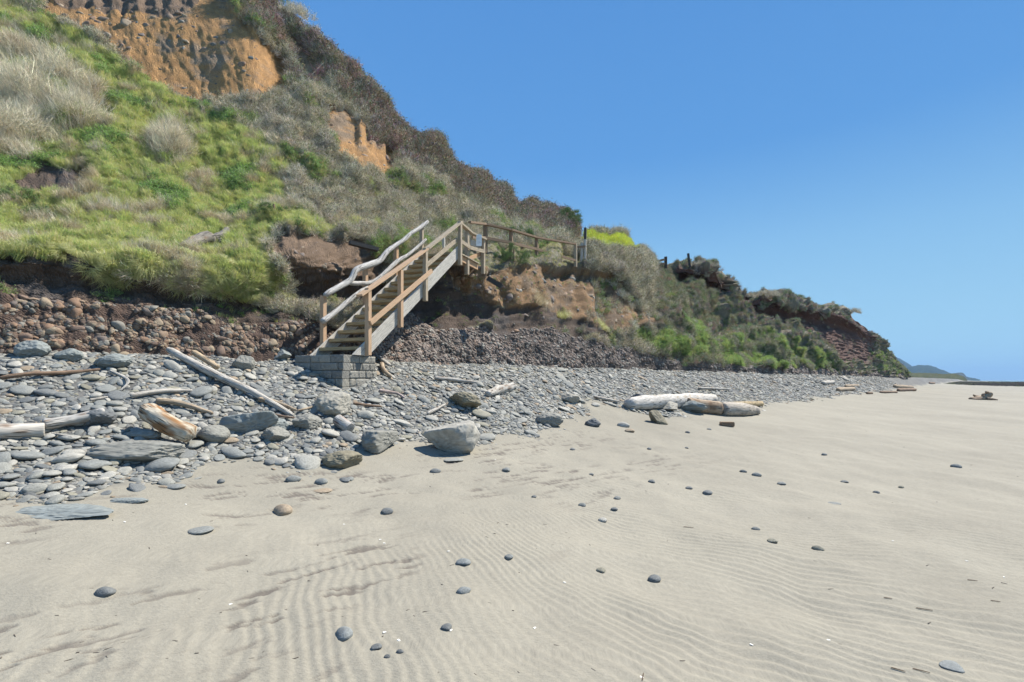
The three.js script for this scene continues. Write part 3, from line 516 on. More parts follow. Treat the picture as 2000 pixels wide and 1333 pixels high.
PEB.forEach(([px, py, w, k, label], i) => {
  const P = hit(px, py - w * 0.2), d = -P.z, r = w / F * d / 2, m = mesh('pebble', pebbles[i % 5], stoneMats[k]), flat = /flat|flush/.test(label || '');
  m.scale.set(r * 0.98, r * (flat ? 0.45 : 1.1), r * 0.85); m.rotation.y = rr(-0.6, 0.6); m.position.set(P.x, P.y + r * (flat ? 0.04 : 0.15), P.z);
  tag(m, label || pebbleLabel(px, py, k), 'pebble', label ? null : (px > 1000 ? 'small pebbles on the open sand' : 'small pebbles near the bank'));
});
{ // shell bits and twig scraps, too small to count
  const g = new THREE.CylinderGeometry(0.5, 0.35, 1, 5); g.rotateZ(Math.PI / 2);
  const n = g.attributes.position.count; g.setAttribute('color', new THREE.Float32BufferAttribute(new Float32Array(n * 3).fill(1), 3));
  const list = [];
  for (let i = 0; i < 520; i++) {
    const d = 2.2 + 26 * Math.pow(rnd(), 1.7), x = rr(-1.15, 1.15) * d, p = pOf(x, d); if (p < 3.6 || p > 16) continue;
    if (p > 7 && rnd() < 0.45) continue;
    const l = rr(0.008, 0.04), w = rr(0.002, 0.006), shell = rnd() < 0.15, c = shell ? C(0.7, 0.68, 0.62) : C(0.11, 0.09, 0.07);
    list.push([V(x, ground2(x, d) + w * 0.4, -d), quat(groundUp(x, d), rr(-1, 1)), shell ? V(0.018, 0.006, 0.014) : V(l, w, w), c]);
  }
  const m = instanced('beach_litter', g, M.twig, list); tag(m, 'scraps of twig and shell strewn over the sand', 'litter', null, 'stuff');
}

// ---------- driftwood ----------
function log(name, pts, radii, col, o = {}) {
  const curve = new THREE.CatmullRomCurve3(pts, false, 'centripetal'), L = curve.getLength(), N = o.n ?? 40, K = o.k ?? 14, pos = [], uv = [], idx = [], cl = [], off = rr(0, 90);
  let ref = V(0, 1, 0);
  for (let i = 0; i <= N; i++) {
    const t = i / N, c = curve.getPointAt(t), T = curve.getTangentAt(t), A = ref.clone().cross(T).normalize(), B = T.clone().cross(A).normalize(); ref = B.clone();
    const f = t * (radii.length - 1), a = Math.min(radii.length - 2, Math.floor(f)), r0 = lerp(radii[a], radii[a + 1], f - a);
    for (let k = 0; k <= K; k++) {
      const th = k / K * TAU, ck = Math.cos(th), sk = Math.sin(th), nz = fbm3(ck * 1.1 + off, sk * 1.1, t * L / (r0 * 6 + 0.05), 3), r = r0 * (1 + (o.rough ?? 0.14) * nz) * (i === 0 || i === N ? (o.cap ?? 0.8) : 1);
      const P = c.clone().addScaledVector(A, ck * r).addScaledVector(B, sk * r); pos.push(P.x, P.y, P.z); uv.push(t * L / 1.2, k / K * Math.max(0.35, r0 * 4));
      const q = sm(0.0, 0.45, fbm3(ck * 1.5 + off, sk * 1.5 + 9, t * L * 2.2, 3) + (o.mix ?? -0.2)), g = 1 + 0.14 * nz; for (let z = 0; z < 3; z++) cl.push(lerp(col[z], (o.col2 ?? [0.22, 0.14, 0.085])[z], q) * g);
    }
  }
  const W = K + 1; for (let i = 0; i < N; i++) for (let k = 0; k < K; k++) { const a = i * W + k; idx.push(a, a + W, a + 1, a + W, a + W + 1, a + 1); }
  for (const e of [0, N]) {
    const c = curve.getPointAt(e / N), T = curve.getTangentAt(e / N).multiplyScalar(e ? 1 : -1), b = pos.length / 3, r = radii[e ? radii.length - 1 : 0]; c.addScaledVector(T, r * (o.dome ?? 0.25));
    pos.push(c.x, c.y, c.z); uv.push(0, 0); cl.push(...col.map((v) => v * 0.8));
    for (let k = 0; k < K; k++) e ? idx.push(e * W + k, b, e * W + k + 1) : idx.push(k, k + 1, b);
  }
  const g = new THREE.BufferGeometry(); g.setAttribute('position', new THREE.Float32BufferAttribute(pos, 3)); g.setAttribute('uv', new THREE.Float32BufferAttribute(uv, 2)); g.setAttribute('color', new THREE.Float32BufferAttribute(cl, 3)); g.setIndex(idx); g.computeVertexNormals();
  return mesh(name, g, M.drift);
}
const PALE = [0.56, 0.52, 0.455], WARM = [0.46, 0.36, 0.25], GREYW = [0.47, 0.45, 0.41], BROWN = [0.27, 0.18, 0.12];
// lay a log along ground points of the picture
function lay(pix, rpx, col, label, o = {}) {
  const pts = pix.map(([px, py, lift], i) => { const P = hit(px, py); P.y += rpx[Math.min(i, rpx.length - 1)] / F * -P.z * (o.rise ?? 0.75) + (lift ?? 0); return P; });
  const rad = rpx.map((r, i) => r / F * -pts[Math.min(Math.round(i * (pts.length - 1) / Math.max(1, rpx.length - 1)), pts.length - 1)].z);
  return tag(log(o.name ?? 'driftwood_log', pts, rad, col, o), label, o.cat ?? 'driftwood');
}
lay([[328, 700, 0.1], [420, 745, 0.06], [490, 775, 0.04], [572, 816, 0]], [6.5, 7.5, 7, 5], PALE, 'long straight bleached pole sloping down from the cliff foot', { col2: [0.38, 0.34, 0.28], cap: 0.7 });
lay([[378, 705, 0.1], [425, 728, 0.05]], [6, 5], [0.56, 0.43, 0.28], 'short tan plank lying behind the long bleached pole', { name: 'driftwood_plank', k: 8 });
lay([[-90, 858], [0, 858], [86, 852]], [17, 17, 15], PALE, 'thick sawn pale log at the left edge', { cap: 0.97, dome: 0.05 });
lay([[84, 845, 0.04], [140, 838, 0.05], [205, 828, 0.06]], [10, 10, 13], GREYW, 'thinner grey log joined to the end of the sawn pale log', { rough: 0.3 });
lay([[287, 843, 0.17], [330, 866, 0.13], [374, 880, 0.1]], [17, 18.5, 17], [0.58, 0.51, 0.39], 'short chunky log with mottled orange peeling bark', { col2: [0.3, 0.155, 0.06], mix: 0.16, rough: 0.22, cap: 0.72, dome: 0.5, n: 60, k: 22 });
lay([[658, 835, 0.05], [684, 850, 0.03]], [11, 11], GREYW, 'short round log stub beside the hollow topped boulder', { cap: 0.98, dome: 0.02, col2: [0.32, 0.2, 0.14] });
lay([[952, 776], [975, 769], [1004, 762]], [7, 9, 8], PALE, 'small white branched driftwood piece right of the stairs', { rough: 0.3 });
lay([[1226, 800, 0.0], [1270, 800, 0.04], [1330, 795, 0.02], [1395, 786]], [13, 15, 14, 9], [0.64, 0.6, 0.54], 'largest white log resting on the cobble edge', { col2: [0.5, 0.4, 0.27], cap: 0.7, n: 60, k: 20 });
lay([[1342, 800], [1375, 806], [1406, 810]], [13, 14, 14], [0.45, 0.34, 0.235], 'brown weathered log butted against the largest white log', { col2: [0.26, 0.16, 0.09], mix: 0, cap: 0.95, dome: 0.08 });
lay([[1410, 811], [1440, 812], [1476, 810]], [14, 14, 10], [0.5, 0.44, 0.36], 'grey stub of log, rightmost of the large log pile', { col2: [0.27, 0.24, 0.21], mix: 0.05, rough: 0.3, cap: 0.85 });
lay([[1415, 797], [1450, 796], [1488, 794]], [7, 7, 6], [0.47, 0.36, 0.2], 'narrow mossy beam behind the log stub', { name: 'driftwood_beam', k: 6 });
const sticks = [[[0, 748], [60, 742], [120, 736], [195, 732], 4.5, BROWN, 'long brown branch across the cobbles at far left'], [[255, 782], [310, 776], [375, 770], 5, PALE, 'white curved stick in the middle of the cobbles'], [[305, 792], [350, 800], [415, 816], 6, WARM, 'brown split branch behind the mottled log'], [[505, 788], [540, 797], [578, 808], 4.5, WARM, 'tan stick at the lower end of the long pole'], [[215, 692 + 40], [250, 755], [235, 770], 3, GREYW, 'thin grey twig bent between cobbles'], [[175, 790], [210, 786], 3, PALE, 'short pale stick left of the white curved stick'], [[745, 718], [752, 735], [764, 742], 5, WARM, 'forked tan stick right beside the plinth'], [[738, 705], [760, 722], 5, GREYW, 'grey stick leaning by the plinth corner'], [[740, 770], [775, 777], [790, 783], 3.5, [0.5, 0.4, 0.36], 'pinkish stick below the plinth corner'], [[850, 745], [880, 749], [935, 753], 4, GREYW, 'thin grey branch among cobbles below the right cliff'], [[1160, 780], [1210, 791], 3, PALE, 'thin pale stick left of the largest white log'], [[620, 800], [580, 812], 3, WARM, 'tan stick left of the hollow topped boulder'], [[690, 795], [745, 803], 3, BROWN, 'brown stick right of the hollow topped boulder'], [[100, 855], [140, 866], 2.5, PALE, 'small pale stick below the leftmost logs'], [[835, 815], [870, 798], 3.5, PALE, 'pale stub of branch behind the large angular boulder'], [[520, 815], [600, 830], 2.5, BROWN, 'thin brown stick lying over the slate boulder'], [[1365, 762], [1425, 765], 2.5, GREYW, 'thin weathered pole on the bank behind the log pile']];
for (const s of sticks) { const n = s.length - 3; lay(s.slice(0, n).map(([a, b], i) => [a, b, 0.035 + 0.02 * (i % 2)]), [s[n], s[n] * 0.9, s[n] * 0.6], s[n + 1], s[n + 2], { name: 'driftwood_stick', k: 7, n: 24, rough: 0.25 }); }
const far = [[[1637, 765], [1668, 763], 4.5, WARM, 'far log at the edge of the cobbles, leftmost of the distant ones'], [[1608, 752], [1628, 750], 4.5, PALE, 'far pale log lying on the distant cobble bank'], [[1648, 740], [1655, 745], [1640, 739], 3, PALE, 'far white curved log at the cliff foot'], [[1652, 757], [1676, 756], 3.2, WARM, 'far short log above the leftmost distant log'], [[1694, 770], [1704, 770], 2.6, BROWN, 'far small dark stub between the distant logs'], [[1720, 768], [1752, 768], 2.4, BROWN, 'far thin dark pole on the sand'], [[1748, 758], [1782, 760], 4, WARM, 'far upper brown log of the distant pair'], [[1755, 765], [1788, 764], 3.6, BROWN, 'far lower brown log of the distant pair'], [[1816, 750], [1826, 750], 2, BROWN, 'tiny farthest log near the reef']];
for (const s of far) { const n = s.length - 3; lay(s.slice(0, n).map(([a, b]) => [a, b]), [s[n], s[n] * 0.9], s[n + 1], s[n + 2], { k: 9, n: 14, rough: 0.2 }); }
{ // uprooted stump on the right
  const g = new THREE.Group(); g.name = 'driftwood_root'; const B = hit(1914, 781), d = -B.z, u = d / F;
  g.position.copy(B); const P = (a, b, c) => V(a * u, b * 0.72 * u, c * u);
  for (const [n, pts, r] of [['trunk', [P(-4, 3, 0), P(10, 5, -3), P(22, 12, -4), P(24, 20, -4)], [4.5, 6, 6, 4]], ['root', [P(2, 5, 0), P(-12, 10, 3), P(-16, 13, 4)], [4, 3, 1.5]], ['root', [P(0, 3, 2), P(-14, 2, 6), P(-27, 3, 8)], [5, 4.5, 3]], ['root', [P(8, 6, 0), P(4, 14, 2), P(8, 17, 3)], [3, 2, 1]], ['root', [P(22, 14, -4), P(16, 20, -2), P(12, 21, 0)], [4, 3, 1.5]], ['root', [P(10, 3, 4), P(22, 1, 8), P(26, 0, 9)], [3, 2, 1]]]) {
    g.add(log(n, pts, r.map((v) => v * u), n === 'root' ? [0.34, 0.25, 0.17] : [0.42, 0.33, 0.22], { n: 18, k: 9, rough: 0.3 }));
  }
  tag(g, 'dark tangled driftwood root lying alone on the open sand', 'driftwood');
}
for (const [px, py, l, label] of [[1423, 834, 26, 'small squared timber block alone on the sand near the log pile']]) {
  const P = hit(px, py), u = -P.z / F, g = plank(l * u, 9 * u, 12 * u, 0.02), m = mesh('timber_block', g, M.brownwood); m.position.set(P.x, P.y + 4.5 * u, P.z - 0.08); m.rotation.y = -0.15; tag(m, label, 'timber');
}
for (const [px, py, a, l] of [[1755, 1310, -0.55, 0.06], [1806, 1192, -0.35, 0.09], [1800, 1312, -0.6, 0.07], [1345, 1031, -0.4, 0.09], [1900, 1135, -0.3, 0.06], [1945, 1176, -0.4, 0.05], [1256, 1325, 1.2, 0.06], [1735, 1170, -0.2, 0.05]]) {
  const P = hit(px, py); const A = P.clone(), B = P.clone(); A.x -= l / 2 * Math.cos(a); A.z += l / 2 * Math.sin(a); B.x += l / 2 * Math.cos(a); B.z -= l / 2 * Math.sin(a); for (const q of [A, B]) q.y = ground2(q.x, -q.z) + 0.005;
  tag(log('twig', [A, B], [0.003, 0.002], BROWN, { n: 6, k: 6 }), 'short dark twig lying on the rippled sand', 'twig', 'twigs on the rippled sand');
}

// ---------- timber ----------
const clear = [];                                             // path and railing kept free of plants
const noVeg = (p) => clear.some(([a, r]) => Math.hypot(p.x - a.x, p.z - a.z) < r);

function plank(l, h, w, r = 0.006) {                          // bevelled board, grain along x, uv in metres
  const sh = new THREE.Shape(), a = h / 2 - r, b = w / 2 - r; sh.moveTo(-b, -a); sh.lineTo(b, -a); sh.lineTo(b, a); sh.lineTo(-b, a); sh.closePath();
  const g = new THREE.ExtrudeGeometry(sh, { depth: l - 2 * r, bevelEnabled: true, bevelThickness: r, bevelSize: r, bevelSegments: 1 });
  g.translate(0, 0, -(l - 2 * r) / 2); g.rotateY(Math.PI / 2); boardUv(g); return g;
}
function boardUv(g) { const p = g.attributes.position, n = g.attributes.normal, u = new Float32Array(p.count * 2), o = rnd(), q = rnd(); for (let i = 0; i < p.count; i++) { const ax = Math.abs(n.getX(i)) > 0.8; u[i * 2] = ax ? p.getZ(i) * 0.4 + o : p.getX(i) / 1.5 + o; u[i * 2 + 1] = (p.getY(i) + p.getZ(i)) / 0.45 + q; } g.setAttribute('uv', new THREE.BufferAttribute(u, 2)); }
function beam(name, A, B, h, w, mat, parent) {                // board from A to B, h in the upright direction
  const D = B.clone().sub(A), m = mesh(name, plank(D.length(), h, w), mat, parent), X = D.clone().normalize(), Z = Math.abs(X.y) > 0.95 ? V(RUN.x, 0, RUN.z).cross(X).normalize() : X.clone().cross(V(0, 1, 0)).normalize(), Y = Z.clone().cross(X).normalize();
  m.quaternion.setFromRotationMatrix(new THREE.Matrix4().makeBasis(X, Y, Z)); m.position.copy(A).add(B).multiplyScalar(0.5); return m;
}
const RUN = V(0.363, 0, -0.932), LEFT = V(-0.932, 0, -0.363), BASE = 2.0, R0 = V(-2.80, BASE, -8.55);
const st = (L, y, side = 0) => R0.clone().addScaledVector(RUN, L).addScaledVector(LEFT, side).add(V(0, y, 0));
function onPlane(px, py, side) {                              // picture point on the upright plane of the right (0) or left (1) string
  const O = R0.clone().addScaledVector(LEFT, side), n = LEFT, dir = V((px - 1000) / F, (HY - py) / F, -1), C0 = V(0, H, 0), t = O.clone().sub(C0).dot(n) / dir.dot(n); return C0.addScaledVector(dir, t);
}
{ // plinth of concrete blocks
  const g = new THREE.Group(); g.name = 'block_plinth'; const K = V(-2.99, 0, -8.1), ang = Math.atan2(-LEFT.z, LEFT.x);
  g.position.set(K.x, 1.28, K.z);
  const courses = 5, hgt = (BASE - 1.28) / courses, Wd = 1.14, Dp = 0.98;
  const cols = [[0.41, 0.39, 0.335], [0.37, 0.355, 0.31], [0.44, 0.415, 0.35], [0.34, 0.33, 0.295]];
  for (let c = 0; c < courses; c++) {
    const run = (len, along, fix, inset) => {
      let x = c % 2 ? -0.001 : -0.001, first = true;
      while (x < len - 0.02) {
        let w = first ? [0.3, 0.16, 0.24, 0.12, 0.3][c] : [0.38, 0.26, 0.32, 0.2][Math.floor(rnd() * 4)]; first = false; if (len - x - w < 0.1) w = len - x;
        const ww = w - 0.008, hh = hgt - 0.007, bg = new THREE.BoxGeometry(ww, hh, 0.2, 14, 8, 2); const p = bg.attributes.position, cl = [], k = cols[Math.floor(rnd() * 4)], f = rr(0.82, 1.14), uv = bg.attributes.uv, uo = rnd();
        for (let i = 0; i < p.count; i++) { const X = p.getX(i), Y = p.getY(i), Z = p.getZ(i), ed = Math.min(ww / 2 - Math.abs(X), hh / 2 - Math.abs(Y)); if (Math.abs(Z) > 0.09) p.setZ(i, Z + Math.sign(Z) * (0.012 * fbm3(X * 22 + x * 9, Y * 22 + c * 4, fix, 3) - 0.014 * sm(0.018, 0, ed))); uv.setXY(i, X / 0.7 + uo, (Y + Z) / 0.7 + uo); const t = f * (1 + 0.16 * fbm3(X * 14 + x, Y * 14, c + fix, 3)); cl.push(k[0] * t, k[1] * t, k[2] * t); }
        bg.setAttribute('color', new THREE.Float32BufferAttribute(cl, 3)); bg.computeVertexNormals();
        const m = mesh('block', bg, M.block, g), q = rr(-0.006, 0.006), cx = x + w / 2;
        const pos = along.clone().multiplyScalar(cx).addScaledVector(inset, 0.1 + q + (c > 2 ? 0.022 : 0) + (c === 4 ? 0.01 : 0)); m.position.set(pos.x, hgt * (c + 0.5), pos.z);
        m.rotation.y = Math.atan2(-along.z, along.x) + rr(-0.012, 0.012); x += w;
      }
    };
    run(Wd, LEFT, 1, RUN);
    const side = RUN.clone(); const off = side.clone();
    const gg = g.children.length; run(Dp - 0.21, RUN, 2, LEFT); for (let i = gg; i < g.children.length; i++) g.children[i].position.addScaledVector(RUN, 0.205);
    const g3 = g.children.length; run(Dp - 0.21, RUN, 3, LEFT.clone().negate()); for (let i = g3; i < g.children.length; i++) g.children[i].position.addScaledVector(RUN, 0.205).addScaledVector(LEFT, Wd);
  }
  const fg = plank(Wd - 0.42, BASE - 1.28 - 0.03, Dp - 0.25, 0.01); fg.setAttribute('color', new THREE.Float32BufferAttribute(new Float32Array(fg.attributes.position.count * 3).fill(0.25), 3));
  const fill = mesh('core', fg, M.block, g); fill.position.copy(LEFT).multiplyScalar(Wd / 2).addScaledVector(RUN, Dp / 2 + 0.09).add(V(0, (BASE - 1.28) / 2 - 0.02, 0)); fill.rotation.y = Math.atan2(-LEFT.z, LEFT.x);
  tag(g, 'low plinth of grey concrete blocks under the foot of the stairs', 'plinth');
}
{ // staircase
  const g = new THREE.Group(); g.name = 'staircase'; const W = 1.0, add = (m) => { g.add(m); return m; };
  for (const side of [0, W]) {
    const s = new THREE.Shape(); const top = 3.82, up = (L) => 0.757 * L + 0.18, lo = (L) => 0.757 * L - 0.14;
    s.moveTo(-0.235, 0.003); s.lineTo(0.185, 0.003); s.lineTo(top, lo(top)); s.lineTo(top, up(top)); s.closePath();
    const e = new THREE.ExtrudeGeometry(s, { depth: 0.034, bevelEnabled: true, bevelThickness: 0.003, bevelSize: 0.003, bevelSegments: 1 }); e.translate(0, 0, -0.017);
    const p = e.attributes.position, u = new Float32Array(p.count * 2); for (let i = 0; i < p.count; i++) { const x = p.getX(i), y = p.getY(i); u[i * 2] = (x * 0.797 + y * 0.604) / 1.5 + side * 0.37; u[i * 2 + 1] = (-x * 0.604 + y * 0.797 + p.getZ(i)) / 0.45; } e.setAttribute('uv', new THREE.BufferAttribute(u, 2));
    const m = add(mesh('stringer', e, M.pale)); m.position.copy(st(0, 0, side)); m.quaternion.setFromRotationMatrix(new THREE.Matrix4().makeBasis(RUN, V(0, 1, 0), RUN.clone().cross(V(0, 1, 0))));
  }
  for (let i = 0; i < 15; i++) {
    const L = 0.1 + i * 0.252, y = 0.757 * (L + 0.02) + 0.045; beam('tread', st(L, y, 0.022), st(L, y, W - 0.022), 0.062, 0.27, M.tread, g);
  }
  const post = (L, side, y0, y1, mat, off) => { const o = side ? 0.062 : -0.062, A = st(L, y0, side + o), B = st(L, y1, side + o); const m = beam('post', A, B, 0.088, 0.088, mat, g); return m; };
  const yOf = (px, py, side) => onPlane(px, py, side).y - BASE;
  post(0.12, 0, 0.005, yOf(721, 566, 0), M.cedar); post(1.15, 0, 0.64, yOf(777, 528, 0), M.cedar); post(2.11, 0, 1.34, yOf(827, 486, 0), M.grey); post(3.8, 0, 2.55, yOf(895, 434, 0), M.grey);
  post(0.17, 1, 0.15, yOf(636, 578, 1), M.cedar); post(1.43, 1, 0.95, yOf(718, 518, 1), M.cedar); post(2.58, 1, 1.85, yOf(778, 475, 1), M.cedar2); post(3.73, 1, 2.7, yOf(827, 441, 1), M.grey);
  const rail = (name, a, b, side, h, w, mat, off) => { const A = onPlane(a[0], a[1], side), B = onPlane(b[0], b[1], side); A.addScaledVector(LEFT, off); B.addScaledVector(LEFT, off); return beam(name, A, B, h, w, mat, g); };
  rail('handrail', [697, 578], [829, 487], 0, 0.04, 0.14, M.cedar, -0.05); rail('handrail', [829.5, 486.5], [897, 434], 0, 0.04, 0.14, M.grey, -0.05);
  rail('middle_rail', [712, 632], [834, 530], 0, 0.09, 0.04, M.cedar, -0.128); rail('middle_rail', [828, 523], [893, 468], 0, 0.09, 0.04, M.grey, 0.003);
  const br = (pix, r) => { const b = log('branch_rail', pix.map(([x, y]) => onPlane(x, y, 1).addScaledVector(LEFT, -0.03)), r, [0.54, 0.52, 0.485], { n: 60, k: 10, rough: 0.16, col2: [0.34, 0.31, 0.28], mix: -0.25 }); b.material = M.drift; g.add(b); };
  br([[632, 577], [650, 566], [676, 552], [684, 545], [692, 529], [706, 522], [724, 516], [740, 509], [752, 494], [770, 480], [788, 468], [800, 457], [816, 447], [834, 433]], [0.055, 0.06, 0.065, 0.075, 0.06, 0.05, 0.05, 0.05, 0.045]);
  br([[677, 553], [696, 554], [718, 553], [736, 545], [756, 527], [775, 510], [794, 499], [812, 484], [830, 468]], [0.05, 0.045, 0.045, 0.05, 0.045, 0.04, 0.035]);
  br([[627, 629], [650, 612], [676, 590], [700, 571], [716, 561]], [0.06, 0.05, 0.045, 0.04]);
  tag(g, 'wooden beach staircase with bleached branch handrail and orange new posts', 'staircase');
}
{ // landing at the head of the stairs, its railing and notice
  const g = new THREE.Group(); g.name = 'landing'; const T = 2.9, A0 = (L, s, y) => st(L, y, s);
  for (let i = 0; i < 8; i++) beam('board', A0(3.93 + i * 0.155, -0.02, T), A0(3.93 + i * 0.155, 1.06, T), 0.04, 0.145, M.grey, g);
  for (const s of [0.06, 0.94]) beam('joist', A0(3.85, s, T - 0.1), A0(5.1, s, T - 0.1), 0.15, 0.05, M.cedar2, g);
  beam('post', at(912, 537, 12.7), at(912, 453, 12.7), 0.1, 0.1, M.grey, g); beam('post', at(943.5, 536, 13.55), at(943.5, 466, 13.55), 0.1, 0.1, M.grey, g); beam('post', at(910, 530, 12.95), at(910, 505, 12.95), 0.1, 0.1, M.brownwood, g);
  beam('handrail', at(896, 434, 12.15), at(920, 455, 12.85), 0.05, 0.12, M.grey, g); beam('handrail', at(920, 455, 12.87), at(948, 468, 13.6), 0.05, 0.12, M.grey, g);
  beam('middle_rail', at(897, 469, 12.08), at(918, 484, 12.6), 0.1, 0.04, M.grey, g); beam('middle_rail', at(918, 484, 12.63), at(947, 492, 13.42), 0.1, 0.04, M.grey, g);
  beam('brace', at(914, 506, 12.95), at(942, 495, 13.7), 0.1, 0.04, M.cedar2, g); beam('bracket', at(896, 497, 12.5), at(911, 506, 12.8), 0.12, 0.05, M.cedar2, g); beam('bracket', at(897, 511, 12.5), at(910, 518, 12.8), 0.1, 0.05, M.cedar2, g);
  beam('post', at(866.5, 492, 13.6), at(866.5, 458, 13.6), 0.07, 0.07, M.pale, g);
  beam('backing_board', at(919, 474, 13.0), at(947, 482, 13.9), 0.16, 0.03, M.pale, g);
  tag(g, 'small timber landing with weathered railing at the head of the stairs', 'landing');
}
{
  const cv = document.createElement('canvas'); cv.width = 128; cv.height = 256; const c = cv.getContext('2d'); c.fillStyle = '#e4e6e6'; c.fillRect(0, 0, 128, 256); c.fillStyle = '#70757a';
  for (let j = 0; j < 7; j++) { let x = 18 + (j % 2) * 6; while (x < 104) { const w = 6 + ((j * 37 + x * 13) % 15); c.fillRect(x, 26 + j * 30, Math.min(w, 108 - x), 11); x += w + 5; } }
  const t = new THREE.CanvasTexture(cv); t.colorSpace = THREE.SRGBColorSpace;
  const m = mesh('notice_sign', new THREE.BoxGeometry(0.15, 0.32, 0.008), [M.white, M.white, M.white, M.white, std({ map: t, roughness: 0.6 }), M.white]);
  m.position.copy(at(935.5, 469.5, 13.05)); m.rotation.y = 0.12; tag(m, 'small white paper notice fixed to the landing railing', 'sign');
}
{ // fence along the path
  const g = new THREE.Group(); g.name = 'rail_fence'; const foot = [500, 490, 492, 499, 517], D = [917, 948, 998, 1048, 1124].map((x, i) => -cliffAt(x, foot[i]).p.z - 0.15), tops = [[917, 434], [948, 438], [998, 449], [1048, 464], [1124, 477]].map((q, i) => [...q, D[i]]), lows = [[922, 463], [948, 465], [998, 474], [1048, 487], [1124, 509]].map((q, i) => [...q, D[i]]);
  for (let i = 0; i < 4; i++) for (let k = 0; k <= 8; k++) { const a = at(...tops[i]), b = at(...tops[i + 1]), c = a.lerp(b, k / 8); for (let m = 0; m < 3; m++) clear.push([c.clone().multiplyScalar(1 - m * 0.035), 0.55]); clear.push([c.clone().multiplyScalar(1.04), 0.6]); }
  console.log('fence', D.join(' '));
  for (let i = 1; i < 5; i++) beam('post', at(tops[i][0], foot[i] + 5, tops[i][2]), at(tops[i][0], tops[i][1] - 1, tops[i][2]), 0.11, 0.11, i < 4 ? M.brownwood : M.grey, g);
  for (let i = 0; i < 4; i++) { const f = (q, k) => at(q[k][0], q[k][1], q[k][2] - 0.09); beam('top_rail', f(tops, i), f(tops, i + 1), 0.06, 0.1, M.brownwood, g); beam('lower_rail', f(lows, i), f(lows, i + 1), 0.09, 0.04, M.brownwood, g); }
  tag(g, 'brown two-rail fence climbing the path above the stairs', 'fence');
}
{
  const g = new THREE.Group(); g.name = 'marker_post'; const GD = -cliffAt(1128, 514).p.z; beam('post', at(1136, 516, GD), at(1137, 475, GD), 0.09, 0.09, M.pale, g); beam('pole', at(1143, 507, GD), at(1143, 468, GD), 0.08, 0.08, M.pale, g); beam('dark_top', at(1143, 467.5, GD), at(1143.4, 445, GD), 0.1, 0.1, M.dark, g); beam('crossbar', at(1127, 483, GD - 0.1), at(1144, 481, GD - 0.1), 0.07, 0.05, M.brownwood, g);
  tag(g, 'gate post with a black top at the end of the path fence', 'post');
  const h = new THREE.Group(); h.name = 'fence_end'; beam('post', at(1300.5, 524, 28), at(1300.5, 502, 28), 0.17, 0.17, M.dark, h); beam('rail', at(1272, 513, 27.8), at(1299, 507, 27.8), 0.12, 0.05, M.brownwood, h); beam('rail', at(1276, 519, 27.8), at(1299, 515, 27.8), 0.12, 0.05, M.brownwood, h);
  tag(h, 'end of a dark two-rail fence on the skyline above the gully', 'fence');
  const l = mesh('leaning_post', plank(0.95, 0.12, 0.12), M.dark); l.position.copy(at(1346, 509, 31)); l.rotation.z = Math.PI / 2 + 0.13; tag(l, 'lone dark leaning post on the skyline beyond the fence end', 'post');
}
{
  const a = beam('timber', at(953, 544, 13.0), at(980, 560, 12.9), 0.13, 0.13, M.dark); tag(a, 'black weathered beam jutting from the earth below the landing', 'timber');
  const b = beam('timber', at(682, 474, 10.7), at(738, 488, 11.1), 0.09, 0.14, M.dark); tag(b, 'dark old timber on the grassy edge left of the stairs', 'timber');
  const g = new THREE.Group(); g.name = 'old_railing'; beam('rail', at(762, 453, 13.3), at(808, 448, 13.9), 0.1, 0.05, M.cedar2, g); beam('post', at(766, 472, 13.3), at(766, 454, 13.3), 0.07, 0.07, M.pale, g); tag(g, 'short orange plank rail behind the branch handrail', 'railing');
  const oc = (x, y, o = 0) => at(x, y, -cliffAt(x, y).p.z - o);
  const c = log('stump', [oc(352, 482, 0.05), oc(388, 470, 0.22), oc(412, 464, 0.3)], [0.05, 0.11, 0.13], [0.25, 0.225, 0.185], { cap: 0.9, dome: 0.05, rough: 0.3 }); tag(c, 'grey old log end sticking out of the grassy edge', 'driftwood');
  const c2 = log('stump', [oc(418, 470, 0.1), oc(436, 462, 0.2), oc(446, 446, 0.25)], [0.12, 0.1, 0.05], [0.25, 0.225, 0.19], { rough: 0.35 }); tag(c2, 'broken root stump right of the grey log end on the edge', 'driftwood');
  const w = log('guy_wire', [at(498, 252, 13.2), at(565, 190, 13.9), at(632, 122, 14.8)], [0.006, 0.006], [0.5, 0.4, 0.34], { k: 5, n: 12, rough: 0.02 }); tag(w, 'thin taut wire slanting across the upper hillside', 'wire');
}

// ---------- plants ----------
function bladeGeo(n, spread, len, wid, droop, ca, cb, lean = 0.6) {
  const pos = [], col = [];
  for (let i = 0; i < n; i++) {
    const a = rr(0, TAU), r = spread * Math.sqrt(rnd()), l = len * rr(0.5, 1.15), b = a + rr(-0.8, 0.8), out = rr(0.15, 1) * lean, w = wid * rr(0.6, 1.2), t = rnd();
    const P = (k) => { const h = l * k, o = out * l * k * k; return V(Math.cos(a) * r + Math.cos(b) * o, h * (1 - droop * k * k), Math.sin(a) * r + Math.sin(b) * o); }, sx = -Math.sin(b) * w, sz = Math.cos(b) * w, c = ca.map((v, q) => lerp(v, cb[q], t));
    const A = P(0), B = P(0.5), D = P(1), q = [[A.x - sx, A.y, A.z - sz], [A.x + sx, A.y, A.z + sz], [B.x + sx * 0.8, B.y, B.z + sz * 0.8], [B.x - sx * 0.8, B.y, B.z - sz * 0.8], [D.x, D.y, D.z]];
    for (const k of [0, 1, 2, 0, 2, 3, 3, 2, 4]) { pos.push(...q[k]); col.push(...c); }
  }
  return tris(pos, col);
}
